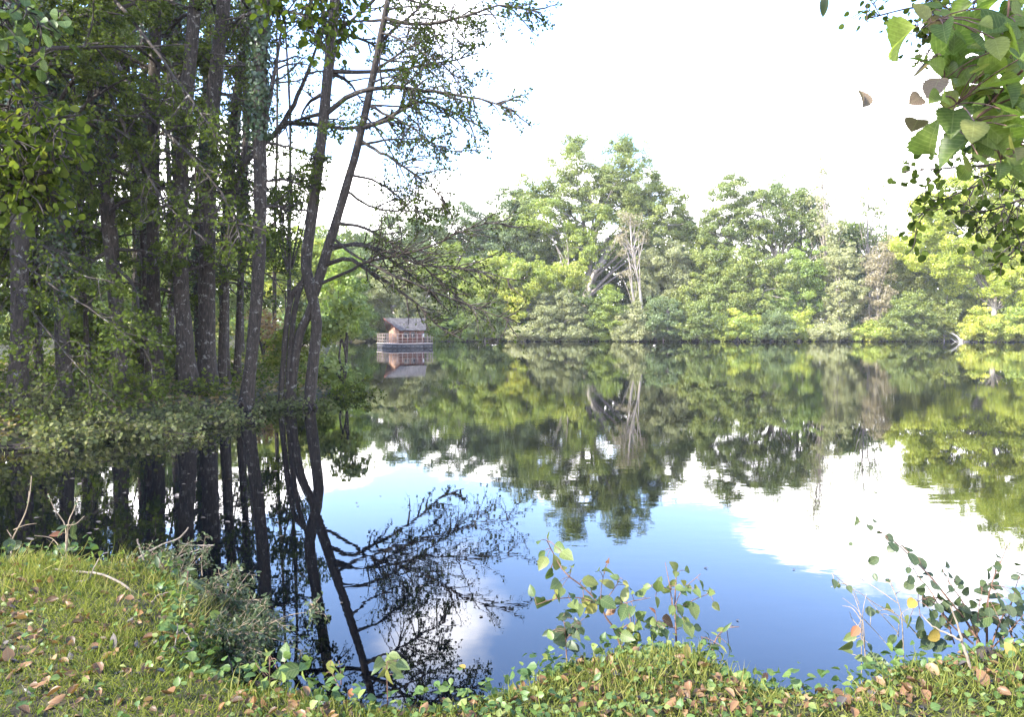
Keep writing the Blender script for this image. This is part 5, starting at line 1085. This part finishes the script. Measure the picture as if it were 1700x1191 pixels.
r_ = sapling('hazel_bough', 'bough of large serrated green hazel leaves hanging into the upper right corner', 'branch', 1.75, stems8, Z8(hz) + Z8([w_ + ('hazel_dry',) for w_ in wz]), mat='hazel', wood='twig_brown', size=45, jit=.13, ground=False, T=HAZEL)
def bough(label, D, limbs, mat, leaf, tint, T=ROUND, c2=18, c3=5, nl=4, keep=.9, w=6, lf2=.3, drp=.1):
    b = P(*limbs[0][0], D); root = empty('alder_bough', b, label, 'branch'); wd = Geo(); lf = Geo()
    for path in limbs:
        pp = [P(x, y, D + RNG.normal(0, .12)) for x, y in path]; P1 = catmull(pp, 16)[None]; D1 = nrm(np.gradient(P1, axis=1)); ln = np.linalg.norm(np.diff(P1[0], axis=0), axis=1).sum(); r = w * D / FPX / 2
        tubes(wd, P1, (r * np.linspace(1, .3, 16))[None], 6)
        branch_system(wd, lf, P1, D1, np.array([ln]), np.array([r]), c2, c3, nl, leaf, tint, t0=.1, lf2=lf2, keep=keep, T=T, droop2=drp, droop3=drp)
    wd.build('stem', M['twig'], root, b, smooth=True); lf.build('foliage', M[mat], root, b)
bough('alder bough with small dark round leaves hanging below the hazel at right', 7, [[(1790, 230), (1700, 265), (1640, 300), (1570, 330), (1525, 360)], [(1790, 300), (1700, 330), (1640, 350), (1590, 350)], [(1700, 265), (1630, 275), (1560, 280), (1500, 285)], [(1800, 380), (1720, 390), (1680, 420), (1660, 440)]], 'alder', .074, (.0, .6), c2=10, c3=4, nl=3)
bough('dark alder spray at the very top of the photo, left of the hazel bough', 7, [[(1640, -70), (1560, 0), (1500, 15), (1440, 30)], [(1600, -60), (1560, 20), (1555, 50)], [(1700, -60), (1620, 0), (1560, 60), (1540, 90)]], 'alder', .06, (.0, .5), c2=10, c3=4, nl=3)
bough('leafy alder bough hanging at the upper left photo edge', 4.8, [[(-60, 40), (0, 110), (40, 180), (70, 270), (60, 340)], [(-60, 120), (0, 190), (30, 260), (40, 330)], [(-60, 80), (20, 120), (60, 170), (95, 230)], [(-60, 240), (0, 280), (40, 310)]], 'alder', .054, (.1, 1), c2=20, c3=4, nl=4, w=5, lf2=.24)
bough('yellow-green leafy spray at the top left corner', 4.4, [[(-50, -60), (20, 0), (60, 30), (70, 60)], [(-60, -20), (0, 20), (20, 60)]], 'sap', .07, (.1, .6), c2=7, c3=3, nl=3, w=4, lf2=.25)
bough('leafy spray hanging at the top edge before the leaning alder trunks', 6.2, [[(560, -90), (548, -20), (552, 40), (548, 85)], [(600, -90), (570, -20), (572, 30)], [(520, -90), (525, -20), (515, 30)]], 'alder', .06, (.0, .6), c2=9, c3=4, nl=3, w=4, lf2=.32, drp=.3)
bough('small leafy spray hanging at the top edge by the ivy-topped alder', 6.2, [[(480, -90), (470, -30), (455, 15)], [(440, -90), (445, -30), (440, 10)]], 'alder', .06, (.0, .6), c2=7, c3=3, nl=3, w=4, lf2=.32, drp=.3)
for lab, px, py, sz, dd, mt in (('single withered leaf dangling against the white sky left of the hazel bough', 1433, 162, .062, (.1, 0, 1), 'hazel_dry'), ('lone leaf hanging at the top edge of the sky', 1374, 6, .06, (.15, 0, -1), 'sap_dull')):
    q = P(px, py, 2.3); o_ = empty('hanging_leaf', q, lab, 'leaf'); g = Geo(); d = nrm(np.array(dd, float)); place(g, HAZEL, (q - d * sz * .5)[None], d[None], nrm(np.array([.4, -.8, .2]))[None], sz, .4, wid=.75); g.build('blade', M[mt], o_, q)
    g = Geo(); tubes(g, np.array([q + [0, 0, sz * .4], q + [.02, .02, .4], q + [.03, 0, .9]]), np.array([.0012, .0008, .0008]), 4); g.build('stalk', M['twig_brown'], o_, q)

b_ = np.array([3.6, .9, H(3.6, .9)]); r_ = empty('hazel_tree', b_, 'hazel standing just right of the viewer, its crown leaning overhead', 'tree')  # out of view; crown added overhead to shade the hanging hazel leaves
g = Geo()
for k_ in range(5):
    tubes(g, catmull([b_ + [RNG.normal(0, .12), RNG.normal(0, .12), -.1], b_ + [-.8 + RNG.normal(0, .3), -.1, 2.4], b_ + [-3.2 + RNG.normal(0, .7), -.5 + RNG.normal(0, .5), 4.6]], 14), np.linspace(.05, .012, 14), 7)
g.build('stem', M['twig_brown'], r_, b_, smooth=True)
n_ = 2600; dd_ = rdir(n_); ps_ = np.array([-.4, .35, 4.75]) + dd_ * np.array([1.9, 1.25, .8]) * RNG.random((n_, 1)) ** .4
g = Geo(); place(g, OVATE, ps_, rdir(n_), nrm(np.array([0, 0, 1]) + .8 * RNG.standard_normal((n_, 3))), RNG.uniform(.07, .12, n_), RNG.random(n_)); g.build('crown', M['hazel'], r_, b_)


m, nt, N, L = newmat('thin_haze'); pv = N.new('ShaderNodeVolumePrincipled'); pv.inputs['Density'].default_value = .00021; pv.inputs['Color'].default_value = (.95, .96, 1, 1); pv.inputs['Anisotropy'].default_value = 0  # thin volume added to pale the far trees, standing in for lens glare
o = N.new('ShaderNodeOutputMaterial'); L.new(pv.outputs[0], o.inputs['Volume'])
g = Geo(); g.box((20, 60, 21), (500, 400, 50)); tag(g.build('haze', m), kind='stuff')
